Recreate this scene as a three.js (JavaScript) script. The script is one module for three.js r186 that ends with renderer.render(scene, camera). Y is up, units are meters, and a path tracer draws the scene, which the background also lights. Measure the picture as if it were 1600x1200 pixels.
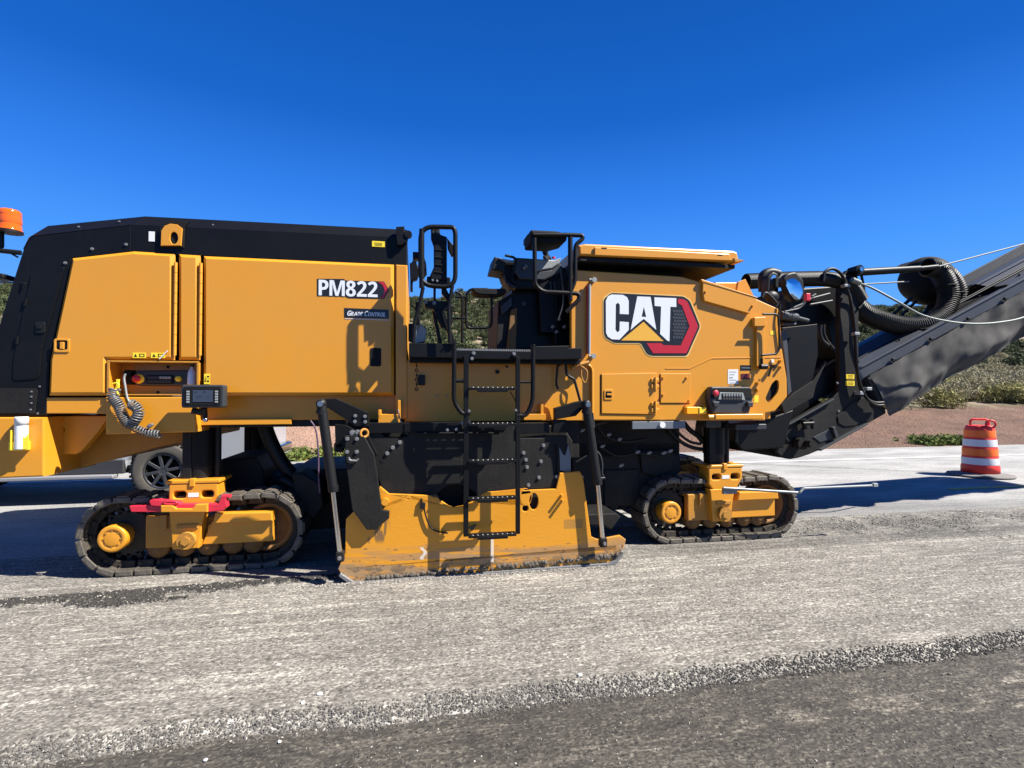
import * as THREE from 'three';
import { mergeGeometries, mergeVertices, toCreasedNormals } from 'three/addons/utils/BufferGeometryUtils.js';
import { TextGeometry } from 'three/addons/geometries/TextGeometry.js';
import { FontLoader } from 'three/addons/loaders/FontLoader.js';
import { RoundedBoxGeometry } from 'three/addons/geometries/RoundedBoxGeometry.js';

// ---------- camera, sky, sun, exposure ----------
const scene = new THREE.Scene();
const camera = new THREE.PerspectiveCamera(73.74, 4 / 3, 0.05, 3000);
camera.position.set(0, 1.68, 4.8);
{
  const yaw = THREE.MathUtils.degToRad(10.8), pitch = THREE.MathUtils.degToRad(1.07);
  camera.lookAt(camera.position.clone().add(new THREE.Vector3(Math.sin(yaw) * Math.cos(pitch), Math.sin(pitch), -Math.cos(yaw) * Math.cos(pitch))));
}
const SUN = new THREE.Vector3(0.82, 1, 0.34).normalize();
const sun = new THREE.DirectionalLight(new THREE.Color(1, 0.955, 0.88), 5);
sun.position.copy(SUN).multiplyScalar(60); sun.target.position.set(2, 0, -2);
sun.castShadow = true; sun.shadow.mapSize.set(4096, 4096);
Object.assign(sun.shadow.camera, { left: -16, right: 18, top: 14, bottom: -14, near: 1, far: 140 });
scene.add(sun, sun.target);
{
  const W = 512, H = 256, d = new Float32Array(W * H * 4);
  const stops = [[-90, 0.04098, 0.03689, 0.03279], [-2, 0.08197, 0.08197, 0.08197], [0, 0.1066, 0.2213, 0.4098], [6, 0.06148, 0.1844, 0.4262], [13.7, 0.02869, 0.1344, 0.4098], [19.6, 0.01434, 0.09262, 0.3525], [27.4, 0.004426, 0.05492, 0.2459], [36.6, 0.002951, 0.0418, 0.1967], [55, 0.001803, 0.02787, 0.1393], [90, 0.00123, 0.01967, 0.1066]];
  for (let j = 0; j < H; j++) {
    const el = (j + .5) / H * 180 - 90;
    let k = 0; while (k < stops.length - 2 && el > stops[k + 1][0]) k++;
    const a = stops[k], b = stops[k + 1], t = Math.min(1, Math.max(0, (el - a[0]) / (b[0] - a[0])));
    for (let i = 0; i < W; i++) { const o = (j * W + i) * 4; for (let c = 0; c < 3; c++) d[o + c] = a[c + 1] + (b[c + 1] - a[c + 1]) * t; d[o + 3] = 1; }
  }
  const sky = new THREE.DataTexture(d, W, H, THREE.RGBAFormat, THREE.FloatType);
  sky.mapping = THREE.EquirectangularReflectionMapping; sky.magFilter = THREE.LinearFilter; sky.minFilter = THREE.LinearFilter; sky.needsUpdate = true;
  scene.background = sky; scene.environment = sky;
}
const renderer = new THREE.WebGLRenderer({ antialias: true });
renderer.setSize(1024, 768);
renderer.toneMapping = THREE.LinearToneMapping; renderer.toneMappingExposure = 2.5;
renderer.shadowMap.enabled = true; renderer.shadowMap.type = THREE.PCFSoftShadowMap;

// ---------- numbers and noise ----------
function rng(seed) { let a = seed >>> 0; return () => { a = (a + 0x6d2b79f5) | 0; let t = Math.imul(a ^ (a >>> 15), 1 | a); t = (t + Math.imul(t ^ (t >>> 7), 61 | t)) ^ t; return ((t ^ (t >>> 14)) >>> 0) / 4294967296; }; }
const hash = (x, y, s) => { let h = Math.imul(x | 0, 374761393) ^ Math.imul(y | 0, 668265263) ^ Math.imul(s | 0, 2246822519); h = Math.imul(h ^ (h >>> 13), 1274126177); return ((h ^ (h >>> 16)) >>> 0) / 4294967296; };
function vn(x, y, s = 0, px = 0, py = 0) {          // value noise, repeating every px by py cells when given
  let i = Math.floor(x), j = Math.floor(y); const f = x - i, g = y - j, u = f * f * (3 - 2 * f), v = g * g * (3 - 2 * g);
  const wx = (k) => (px ? ((k % px) + px) % px : k), wy = (k) => (py ? ((k % py) + py) % py : k);
  const a = hash(wx(i), wy(j), s), b = hash(wx(i + 1), wy(j), s), c = hash(wx(i), wy(j + 1), s), d = hash(wx(i + 1), wy(j + 1), s);
  return a + (b - a) * u + (c - a) * v + (a - b - c + d) * u * v;
}
function fbm(x, y, s = 0, oct = 4) { let a = .5, t = 0, n = 0; for (let o = 0; o < oct; o++) { t += a * vn(x, y, s + o); n += a; a *= .5; x *= 2.03; y *= 2.03; } return t / n; }
const clamp = (v, a = 0, b = 1) => Math.min(b, Math.max(a, v));
const smooth = (a, b, v) => { const t = clamp((v - a) / (b - a)); return t * t * (3 - 2 * t); };
const mix = (a, b, t) => a + (b - a) * t;
const toS = (v) => { v = clamp(v); return Math.round(255 * (v <= .0031308 ? 12.92 * v : 1.055 * v ** (1 / 2.4) - .055)); };

// a repeating colour texture from a function of (u,v in pixels) returning linear rgb
function colourTexture(W, H, f, rx = 1, ry = 1) {
  const d = new Uint8Array(W * H * 4);
  for (let j = 0; j < H; j++) for (let i = 0; i < W; i++) { const c = f(i, j), o = (j * W + i) * 4; d[o] = toS(c[0]); d[o + 1] = toS(c[1]); d[o + 2] = toS(c[2]); d[o + 3] = 255; }
  const t = new THREE.DataTexture(d, W, H); t.colorSpace = THREE.SRGBColorSpace; return finishTexture(t, rx, ry);
}
function greyTexture(W, H, f, rx = 1, ry = 1) {
  const d = new Uint8Array(W * H * 4);
  for (let j = 0; j < H; j++) for (let i = 0; i < W; i++) { const v = Math.round(255 * clamp(f(i, j))), o = (j * W + i) * 4; d[o] = d[o + 1] = d[o + 2] = v; d[o + 3] = 255; }
  return finishTexture(new THREE.DataTexture(d, W, H), rx, ry);
}
function finishTexture(t, rx, ry) { t.wrapS = t.wrapT = THREE.RepeatWrapping; t.repeat.set(rx, ry); t.magFilter = THREE.LinearFilter; t.minFilter = THREE.LinearMipmapLinearFilter; t.generateMipmaps = true; t.anisotropy = 8; t.needsUpdate = true; return t; }
function canvasTexture(w, h, draw) { const c = document.createElement('canvas'); c.width = w; c.height = h; const g = c.getContext('2d'); draw(g, w, h); const t = new THREE.CanvasTexture(c); t.colorSpace = THREE.SRGBColorSpace; t.magFilter = THREE.LinearFilter; t.anisotropy = 8; return t; }

// ---------- materials ----------
const lin = (r, g, b) => new THREE.Color().setRGB(r, g, b);
const std = (c, roughness, metalness = 0, more = {}) => new THREE.MeshStandardMaterial({ color: c, roughness, metalness, ...more });
// fine dust film on paint: speckle and faint cloudy dirt, 2 m repeat
function dusty(base, dust, amount, seed) {
  return colourTexture(512, 512, (i, j) => {
    const cl = vn(i / 64, j / 64, seed, 8, 8) * .5 + vn(i / 21.33, j / 21.33, seed + 1, 24, 24) * .3 + vn(i / 5.33, j / 5.33, seed + 2, 96, 96) * .2;
    const sp = hash(i, j, seed + 3), run = vn(i / 6.4, j / 128, seed + 5, 80, 4);
    let t = amount * (.25 + 1.1 * Math.max(0, cl - .38)) + amount * .5 * Math.max(0, run - .72) + (sp > .992 ? amount * .9 : 0) + (sp - .5) * amount * .12;
    t = clamp(t); return [mix(base[0], dust[0], t), mix(base[1], dust[1], t), mix(base[2], dust[2], t)];
  }, .5, .5);
}
const paintBump = greyTexture(512, 512, (i, j) => .5 * vn(i / 3, j / 3, 61, 170, 170) + .5 * vn(i / 40, j / 40, 62, 13, 13), .5, .5);
const YEL = [.62, .257, .009], DUST = [.30, .22, .13];
const M = {};
M.yellow = new THREE.MeshPhysicalMaterial({ map: dusty(YEL, DUST, .12, 11), roughness: .40, clearcoat: .25, clearcoatRoughness: .2, bumpMap: paintBump, bumpScale: .00025 });
M.yellowDirty = new THREE.MeshStandardMaterial({ map: dusty([.49, .212, .012], [.13, .09, .05], .5, 31), roughness: .62, bumpMap: paintBump, bumpScale: .0015 });
M.black = new THREE.MeshPhysicalMaterial({ map: dusty([.0030, .0032, .0038], [.06, .055, .048], .07, 41), roughness: .46, specularIntensity: .42, bumpMap: paintBump, bumpScale: .0006 });
M.blackDirty = new THREE.MeshPhysicalMaterial({ roughness: .62, specularIntensity: .5, map: dusty([.0045, .0045, .0045], [.10, .088, .07], .17, 51), bumpMap: paintBump, bumpScale: .0015 });
M.rubber = new THREE.MeshPhysicalMaterial({ color: lin(.006, .006, .006), roughness: .75, specularIntensity: .5 });
M.hose = new THREE.MeshPhysicalMaterial({ color: lin(.008, .008, .008), roughness: .5, specularIntensity: .6 });
M.plasticGrey = std(lin(.028, .031, .034), .5);
M.plasticLight = std(lin(.24, .26, .26), .55);
M.cableGrey = std(lin(.20, .21, .20), .6);
M.chrome = std(lin(.62, .62, .63), .14, 1);
M.steel = std(lin(.24, .24, .235), .5, .6);
M.boltSteel = std(lin(.20, .20, .195), .5, .4);
M.trackSteel = std(0xffffff, .62, .35, { map: dusty([.034, .030, .026], [.26, .225, .175], .8, 71), bumpMap: paintBump, bumpScale: .004 });
M.rollerBrown = std(0xffffff, .75, 0, { map: dusty([.24, .105, .014], [.075, .052, .03], .9, 85) });
M.trackInner = std(0xffffff, .8, .1, { map: dusty([.016, .014, .011], [.11, .08, .045], .6, 81) });
M.cover = std(0xffffff, .5, 0, { map: dusty([.036, .042, .054], [.12, .115, .105], .26, 91) });
M.red = std(lin(.55, .022, .045), .42);
M.orangeLens = new THREE.MeshPhysicalMaterial({ color: lin(.85, .13, .006), roughness: .1, transmission: .25, thickness: .01, ior: 1.5 });
M.reflector = std(lin(.95, .38, .01), .25);
M.mirror = std(lin(.9, .9, .9), .02, 1);
M.whitePaint = std(lin(.70, .70, .68), .4);
M.stickerYellow = std(lin(.85, .62, .03), .5);
M.silverTape = std(lin(.17, .185, .20), .45, .4);

// ---------- shapes ----------
const V2 = (p) => new THREE.Vector2(p[0], p[1]);
const V3 = (p) => new THREE.Vector3(p[0], p[1], p[2]);
const toShape = (pts) => new THREE.Shape(pts.map(V2));
function rounded(pts, r) {                       // polygon with its corners rounded
  const out = [], n = pts.length;
  for (let i = 0; i < n; i++) {
    const p = pts[i], a = pts[(i + n - 1) % n], b = pts[(i + 1) % n];
    const da = [a[0] - p[0], a[1] - p[1]], db = [b[0] - p[0], b[1] - p[1]], la = Math.hypot(...da), lb = Math.hypot(...db), t = Math.min(r, la * .45, lb * .45);
    const A = [p[0] + da[0] / la * t, p[1] + da[1] / la * t], B = [p[0] + db[0] / lb * t, p[1] + db[1] / lb * t];
    for (let k = 0; k <= 4; k++) { const s = k / 4, u = 1 - s; out.push([u * u * A[0] + 2 * u * s * p[0] + s * s * B[0], u * u * A[1] + 2 * u * s * p[1] + s * s * B[1]]); }
  }
  return out;
}
const ellipse = (x, y, rx, ry = rx, n = 20, turn = 0) => Array.from({ length: n }, (_, i) => { const a = i / n * Math.PI * 2, c = Math.cos(a) * rx, s = Math.sin(a) * ry; return [x + c * Math.cos(turn) - s * Math.sin(turn), y + c * Math.sin(turn) + s * Math.cos(turn)]; });
const rect = (x0, x1, y0, y1) => [[x0, y0], [x1, y0], [x1, y1], [x0, y1]];
function plate(pts, z0, z1, bevel = .006, holes = [], rounds = 2) {      // outline in x,y pushed from z0 to z1
  const s = toShape(pts); for (const h of holes) s.holes.push(new THREE.Path(h.map(V2)));
  const d = z1 - z0, b = Math.min(bevel, d * .45);
  const g = new THREE.ExtrudeGeometry(s, b > 0 ? { depth: d - 2 * b, bevelEnabled: true, bevelThickness: b, bevelSize: b, bevelOffset: -b, bevelSegments: rounds, steps: 1, curveSegments: 6 } : { depth: d, bevelEnabled: false });
  g.translate(0, 0, z0 + b); return g;
}
function box(x0, x1, y0, y1, z0, z1, r = .006) {
  const w = x1 - x0, h = y1 - y0, d = z1 - z0; r = Math.min(r, w * .3, h * .3, d * .3);
  const g = r > .0005 ? new RoundedBoxGeometry(w, h, d, 2, r) : new THREE.BoxGeometry(w, h, d);
  const P = g.attributes.position, N = g.attributes.normal, U = g.attributes.uv;
  for (let i = 0; i < P.count; i++) { const ax = Math.abs(N.getX(i)), ay = Math.abs(N.getY(i)), az = Math.abs(N.getZ(i)); U.setXY(i, ax > ay && ax > az ? P.getZ(i) : P.getX(i), ay > ax && ay > az ? P.getZ(i) : P.getY(i)); }
  g.translate((x0 + x1) / 2, (y0 + y1) / 2, (z0 + z1) / 2); return g;
}
function rod(a, b, r, r2 = r, seg = 16, open = false) {
  const A = V3(a), B = V3(b), d = B.clone().sub(A), g = new THREE.CylinderGeometry(r2, r, d.length(), seg, 1, open);
  g.applyQuaternion(new THREE.Quaternion().setFromUnitVectors(new THREE.Vector3(0, 1, 0), d.clone().normalize()));
  const m = A.add(B).multiplyScalar(.5); g.translate(m.x, m.y, m.z); return g;
}
class Poly extends THREE.Curve {                  // a bent pipe: straight runs with rounded corners
  constructor(p) { super(); this.p = p; this.l = [0]; for (let i = 1; i < p.length; i++) this.l.push(this.l[i - 1] + p[i].distanceTo(p[i - 1])); }
  getPoint(t, o = new THREE.Vector3()) { const L = t * this.l[this.l.length - 1]; let i = 1; while (i < this.p.length - 1 && this.l[i] < L) i++; const s = (L - this.l[i - 1]) / Math.max(1e-9, this.l[i] - this.l[i - 1]); return o.lerpVectors(this.p[i - 1], this.p[i], clamp(s)); }
}
function pipe(pts, r, bend = .05, seg = 10, closed = false) {
  let P = pts.map(V3); const n = P.length, out = [];
  for (let i = 0; i < n; i++) {
    if (!closed && (i === 0 || i === n - 1)) { out.push(P[i]); continue; }
    const a = P[(i + n - 1) % n], b = P[(i + 1) % n], p = P[i], la = a.distanceTo(p), lb = b.distanceTo(p), t = Math.min(bend, la * .48, lb * .48);
    const A = p.clone().lerp(a, t / la), B = p.clone().lerp(b, t / lb);
    for (let k = 0; k <= 5; k++) { const s = k / 5; out.push(A.clone().multiplyScalar((1 - s) ** 2).addScaledVector(p, 2 * s * (1 - s)).addScaledVector(B, s * s)); }
  }
  if (closed) out.push(out[0].clone());
  const c = new Poly(out); let L = c.l[c.l.length - 1];
  return new THREE.TubeGeometry(c, Math.max(4, Math.min(160, Math.round(L / .022))), r, seg, false);
}
const flex = (pts, r, seg = 10, n = 48) => new THREE.TubeGeometry(new THREE.CatmullRomCurve3(pts.map(V3)), n, r, seg, false);
function hexBolt(x, y, z, r = .014, h = .014) { const g = new THREE.CylinderGeometry(r * .92, r, h, 6); g.rotateX(Math.PI / 2); g.translate(x, y, z + h / 2); const w = new THREE.CylinderGeometry(r * 1.18, r * 1.18, .004, 14); w.rotateX(Math.PI / 2); w.translate(x, y, z + .002); return merge([g, w]); }
function merge(list) { const L = list.map((g) => { const k = g.index ? g.toNonIndexed() : g; for (const n of Object.keys(k.attributes)) if (!['position', 'normal', 'uv'].includes(n)) k.deleteAttribute(n); return k; }); return mergeGeometries(L, false); }
const disc = (x, y, z0, z1, r, seg = 28) => { const g = new THREE.CylinderGeometry(r, r, z1 - z0, seg); g.rotateX(Math.PI / 2); g.translate(x, y, (z0 + z1) / 2); return g; };
function latheZ(profile, x, y, z, seg = 32) { const g = new THREE.LatheGeometry(profile.map(V2), seg); g.rotateX(Math.PI / 2); g.translate(x, y, z); return g; }   // profile [radius, height along +z]

const taken = {};
function numbered(name) { const k = taken[name] = (taken[name] ?? -1) + 1; return k ? `${name}_${String(k).padStart(3, '0')}` : name; }
function mesh(name, geo, mat, parent) { const m = new THREE.Mesh(Array.isArray(geo) ? merge(geo) : geo, mat); m.name = parent === scene ? numbered(name) : name; m.castShadow = m.receiveShadow = true; parent.add(m); return m; }
function parts(name, list, mat, parent = machine) { for (const g of list) mesh(name, g, mat, parent); }
function thing(name, label, category, group) { const o = new THREE.Group(); o.name = numbered(name); o.userData = { label, category }; if (group) o.userData.group = group; scene.add(o); return o; }
function tag(o, label, category, group) { o.userData.label = label; o.userData.category = category; if (group) o.userData.group = group; return o; }
function setting(name, geo, mat, label, category, kind = 'structure') { const m = mesh(name, geo, mat, scene); m.userData = { kind, label, category }; return m; }

// ---------- ground: milled lanes, road, shoulder, hills ----------
const ZEDGE = 1.9;                                    // where the lighter lane breaks off towards the camera
const edgeAt = (x) => ZEDGE + .05 * (fbm(x * .9 + 7, 3.1, 5) - .5) * 2 + .03 * (fbm(x * 5, 9.2, 8) - .5) * 2;
const SZ = 2048, TILE = 6;
// milled asphalt: crushed aggregate dragged into short streaks along x
function milled(dark, seed) {
  const put = new Float32Array(SZ * SZ), R = rng(seed);
  const stamp = (n, lx, ly, v) => { for (let k = 0; k < n; k++) { const cx = R() * SZ, cy = R() * SZ, a = lx * (.4 + R()), b = ly * (.5 + R() * .8), q = v * (.4 + R() * .8); for (let y = -Math.ceil(b); y <= b; y++) for (let x = -Math.ceil(a); x <= a; x++) { if ((x / a) ** 2 + (y / b) ** 2 > .7 + R() * .45) continue; const i = ((Math.round(cx + x) + SZ) % SZ) + ((Math.round(cy + y) + SZ) % SZ) * SZ; put[i] = mix(put[i], q, .8); } } };
  stamp(40000, 3.6, 2.6, -.9); stamp(22000, 4.6, 2.4, 1.0); stamp(900, 22, 2.3, .9); stamp(26000, 2.6, 2.2, 1.25); stamp(900, 4.6, 3.6, 1.7); stamp(30000, 2.6, 2.4, -1.15);
  const h = new Float32Array(SZ * SZ);
  for (let j = 0; j < SZ; j++) for (let i = 0; i < SZ; i++) {
    const w = vn(i / 64, j / 16, seed + 1, 32, 128), st = vn(i / 42.6667, j / 3, seed + 2, 48, 683), gr = vn(i / 4, j / 3.2, seed + 3, 512, 640), lo = vn(i / 170.667, j / 128, seed + 4, 12, 16);
    h[j * SZ + i] = .24 * (st - .5) + .52 * (gr - .5) + .16 * (w - .5) + .14 * (lo - .5) + .38 * put[j * SZ + i];
  }
  const base = dark ? [.047, .041, .034] : [.145, .134, .116], lt = dark ? [.15, .138, .112] : [.39, .37, .325], dk = dark ? [.009, .008, .007] : [.026, .024, .021];
  const map = colourTexture(SZ, SZ, (i, j) => { const v = h[j * SZ + i], n = (hash(i, j, seed + 9) - .5) * .1, t = clamp(v * 1.5 + n, -1, 1.2); return t > 0 ? base.map((b, c) => mix(b, lt[c], t)) : base.map((b, c) => mix(b, dk[c], -t)); }, 1 / TILE, 1 / TILE);
  const bump = greyTexture(SZ / 2, SZ / 2, (i, j) => .5 + .42 * h[(j * 2) * SZ + i * 2], 1 / TILE, 1 / TILE);
  return new THREE.MeshStandardMaterial({ map, bumpMap: bump, bumpScale: dark ? .013 : .010, roughness: .93, vertexColors: true });
}
const milledLight = milled(false, 101), milledDark = milled(true, 202);
function sheet(x0, x1, z0, z1, nx, nz, height, tint) {
  const g = new THREE.PlaneGeometry(1, 1, nx, nz), P = g.attributes.position, U = g.attributes.uv, C = new Float32Array(P.count * 3);
  for (let i = 0; i < P.count; i++) {
    const x = mix(x0, x1, P.getX(i) + .5), z0v = mix(z0, z1, .5 - P.getY(i)), z = z0v;
    const r = height(x, z); P.setXYZ(i, x, r, z); U.setXY(i, x, -z); const c = tint(x, z); C.set(c, i * 3);
  }
  g.setAttribute('color', new THREE.BufferAttribute(C, 3)); g.computeVertexNormals(); return g;
}
// dark crumbs lying on the lane: 0..1 coverage
function crumbs(x, z) {
  const e = fbm(x * 3, z * 3, 21, 3), f = fbm(x * 14, z * 14, 27, 3);
  const zc = -.03 - .05 * smooth(-1.7, -.9, x) + .03 * Math.sin(x * 1.3) + .03 * (e - .5); let w = .072 + .04 * (f - .5) * 2 + .04 * (e - .5);
  let a = x < -.7 && x > -4.2 ? 1 - smooth(w * .6, w * 1.35, Math.abs(z - zc)) : 0;
  const px = (x + 2.33) / .36, pz = (z - .12) / .12; a = Math.max(a, 1 - smooth(.62, 1.12, px * px + pz * pz + (f - .5) * 1.1));
  const qx = (x + 1.88) / .085, qz = (z - .16) / .028; a = Math.max(a, 1 - smooth(.6, 1.1, qx * qx + qz * qz + (f - .5) * .7));
  // rubble swept up in front of the leading track
  const big = fbm(x * .7 + 3, z * 1.3, 29, 4), d = 1 - smooth(.10, .62, Math.abs(z + .82 - .25 * (big - .5)) + (e - .5) * .7 + (f - .5) * .4 + (big - .5) * 1.1); a = Math.max(a, smooth(3.9, 4.8, x) * d * .62);
  return clamp(a);
}
const laneTint = (x, z) => {
  const streak = fbm(x * .22, z * 5, 33, 4), patch = fbm(x * .5, z * .9, 35, 4), fine = fbm(x * 6, z * 18, 37, 3);
  let v = .94 + .34 * (streak - .5) + .26 * (patch - .5) + .26 * (fine - .5);
  const wheel = (1 - smooth(.05, .22, Math.abs(z + .32 + .2 * (streak - .5)))) * smooth(1.6, 3, x); v *= 1 - .38 * wheel;
  const c = crumbs(x, z) * (.85 + .3 * (fine - .5)); v *= 1 - .80 * c; v *= 1 + .40 * smooth(.66, .76, fbm(x * .9, z * 30, 39, 2)) * (1 - c);
  return [v, v * .995, v * .985];
};
const laneHeight = (x, z) => {
  const e = edgeAt(x), t = smooth(e - .02, e + .16, z);
  return .010 * (fbm(x * 1.1, z * 2.5, 41, 3) - .5) + .008 * (fbm(x * 9, z * 26, 43, 3) - .5) + crumbs(x, z) * (.012 + .016 * fbm(x * 20, z * 20, 45, 2)) - .075 * t * (.8 + .4 * fbm(x * 7, z * 7, 47, 2))
    + .016 * smooth(e - .3, e - .05, z) * (1 - t) * fbm(x * 11, z * 11, 49, 3);
};
setting('milled_lane', sheet(-6, 10, -1.3, 2.12, 900, 210, laneHeight, laneTint), milledLight, 'pale milled asphalt lane under the machine', 'road');
const lowTint = (x, z) => {
  const streak = fbm(x * .28, z * 8, 53, 4), patch = fbm(x * .6, z * 1.1, 55, 4), fine = fbm(x * 7, z * 20, 57, 3);
  const pale = smooth(.60, .74, fbm(x * .35 + .15 * z, z * 2.6, 59, 4)) * smooth(.42, .7, fine) * 1.2; const v = .90 + .5 * (streak - .5) + .3 * (patch - .5) + .3 * (fine - .5) + .9 * pale + .6 * smooth(.66, .76, fbm(x * .5, z * 26, 61, 2)) * smooth(.35, .6, fine); return [v, v * .99, v * .965];
};
const lowHeight = (x, z) => -.052 + .012 * (fbm(x * 1.3, z * 3.1, 63, 3) - .5) + .012 * (fbm(x * 8, z * 30, 65, 3) - .5);
setting('lower_lane', sheet(-6, 10, 1.88, 3.6, 900, 110, lowHeight, lowTint), milledDark, 'darker lower milled lane in the foreground', 'road');
const flatTint = (x, z) => { const v = .9 + .3 * (fbm(x * .2, z * .8, 35, 3) - .5); return [v, v, v * .985]; };
setting('milled_lane', [sheet(-80, -5.99, -1.3, 1.98, 80, 12, () => -.012, flatTint), sheet(9.99, 160, -1.3, 1.98, 120, 12, () => -.012, flatTint)].reduce((a, b) => mergeGeometries([a, b])), milledLight, 'continuation of the pale milled lane', 'road');
setting('lower_lane', mergeGeometries([sheet(-80, -5.99, 1.9, 14, 60, 20, () => -.06, flatTint), sheet(9.99, 160, 1.9, 14, 90, 20, () => -.06, flatTint), sheet(-5.99, 9.99, 3.59, 14, 40, 20, () => -.06, flatTint)]), milledDark, 'lower milled lane around the camera', 'road');
// the old road surface behind the machine: bleached, with tar seams
const roadMat = (() => {
  const map = colourTexture(1024, 1024, (i, j) => {
    const lo = vn(i / 128, j / 64, 301, 8, 16), st = vn(i / 85.33, j / 4, 302, 12, 256), gr = hash(i, j, 303), g2 = vn(i / 2.5, j / 2.5, 304, 410, 410);
    const v = .275 + .10 * (lo - .5) + .09 * (st - .5) + .15 * (g2 - .5) + .10 * (gr - .5) - (hash(i, j, 305) > .985 ? .14 : 0); return [v, v * .98, v * .935];
  }, 1 / 5, 1 / 5);
  return new THREE.MeshStandardMaterial({ map, bumpMap: greyTexture(512, 512, (i, j) => vn(i / 1.6, j / 1.6, 306, 320, 320), 1 / 2.5, 1 / 2.5), bumpScale: .005, roughness: .92, vertexColors: true });
})();
setting('road', sheet(-80, 160, -8.7, -1.3, 400, 40, (x, z) => -.004 + .006 * (fbm(x * .7, z, 71, 2) - .5), (x, z) => { const v = .95 + .35 * (fbm(x * .15, z * 1.4, 73, 4) - .5) - .12 * (1 - smooth(.02, .10, Math.abs(z + 7.15))) * smooth(.35, .6, fbm(x * .8, z, 75)) - .42 * smooth(-2.5, -1.5, z + (fbm(x * .8, z * 2, 79, 4) - .5) * 2.2) * smooth(3.6, 4.6, x); return [v, v * .995, v * .985]; }), roadMat, 'bleached older road surface behind the machine', 'road');
const lineMat = (r, g, b, s) => std(0xffffff, .8, 0, { map: colourTexture(512, 128, (i, j) => { const w = smooth(.62, .74, vn(i / 8, j / 8, s, 64, 16) * .6 + vn(i / 2.5, j / 2.5, s + 1, 205, 51) * .4); return [mix(r, .36, w), mix(g, .35, w), mix(b, .32, w)]; }, .5, .5) });
{
  const strip = (z, w, from = -75) => { const g = new THREE.PlaneGeometry(155 - from, w, 230, 1); g.rotateX(-Math.PI / 2); const P = g.attributes.position, U = g.attributes.uv; for (let i = 0; i < P.count; i++) { P.setXYZ(i, P.getX(i) + (155 + from) / 2, .006, P.getZ(i) + z); U.setXY(i, P.getX(i), P.getZ(i)); } g.computeVertexNormals(); return g; };
  setting('edge_line', strip(-6.45, .13), lineMat(.72, .72, .70, 311), 'worn white painted line along the far road edge', 'road marking');
  setting('centre_line', strip(-2.62, .11, 9.2), lineMat(.70, .46, .06, 321), 'worn yellow painted line behind the machine', 'road marking');
  const R = rng(77), pts = []; for (let k = 0; k <= 60; k++) pts.push([6.5 + k * .085, -7.0 + 3.1 * (k / 60) + (R() - .5) * .05]);
  const g = new THREE.BufferGeometry(), v = [], ix = []; pts.forEach(([x, z], i) => { const w = .010 + R() * .012; v.push(x, .008, z - w, x, .008, z + w); if (i) { const a = 2 * i; ix.push(a - 2, a - 1, a, a - 1, a + 1, a); } });
  g.setAttribute('position', new THREE.Float32BufferAttribute(v, 3)); g.setIndex(ix); g.computeVertexNormals();
  setting('tar_seam', g, std(lin(.03, .03, .03), .8), 'thin dark tar seam crossing the old road', 'road marking');
}
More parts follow.
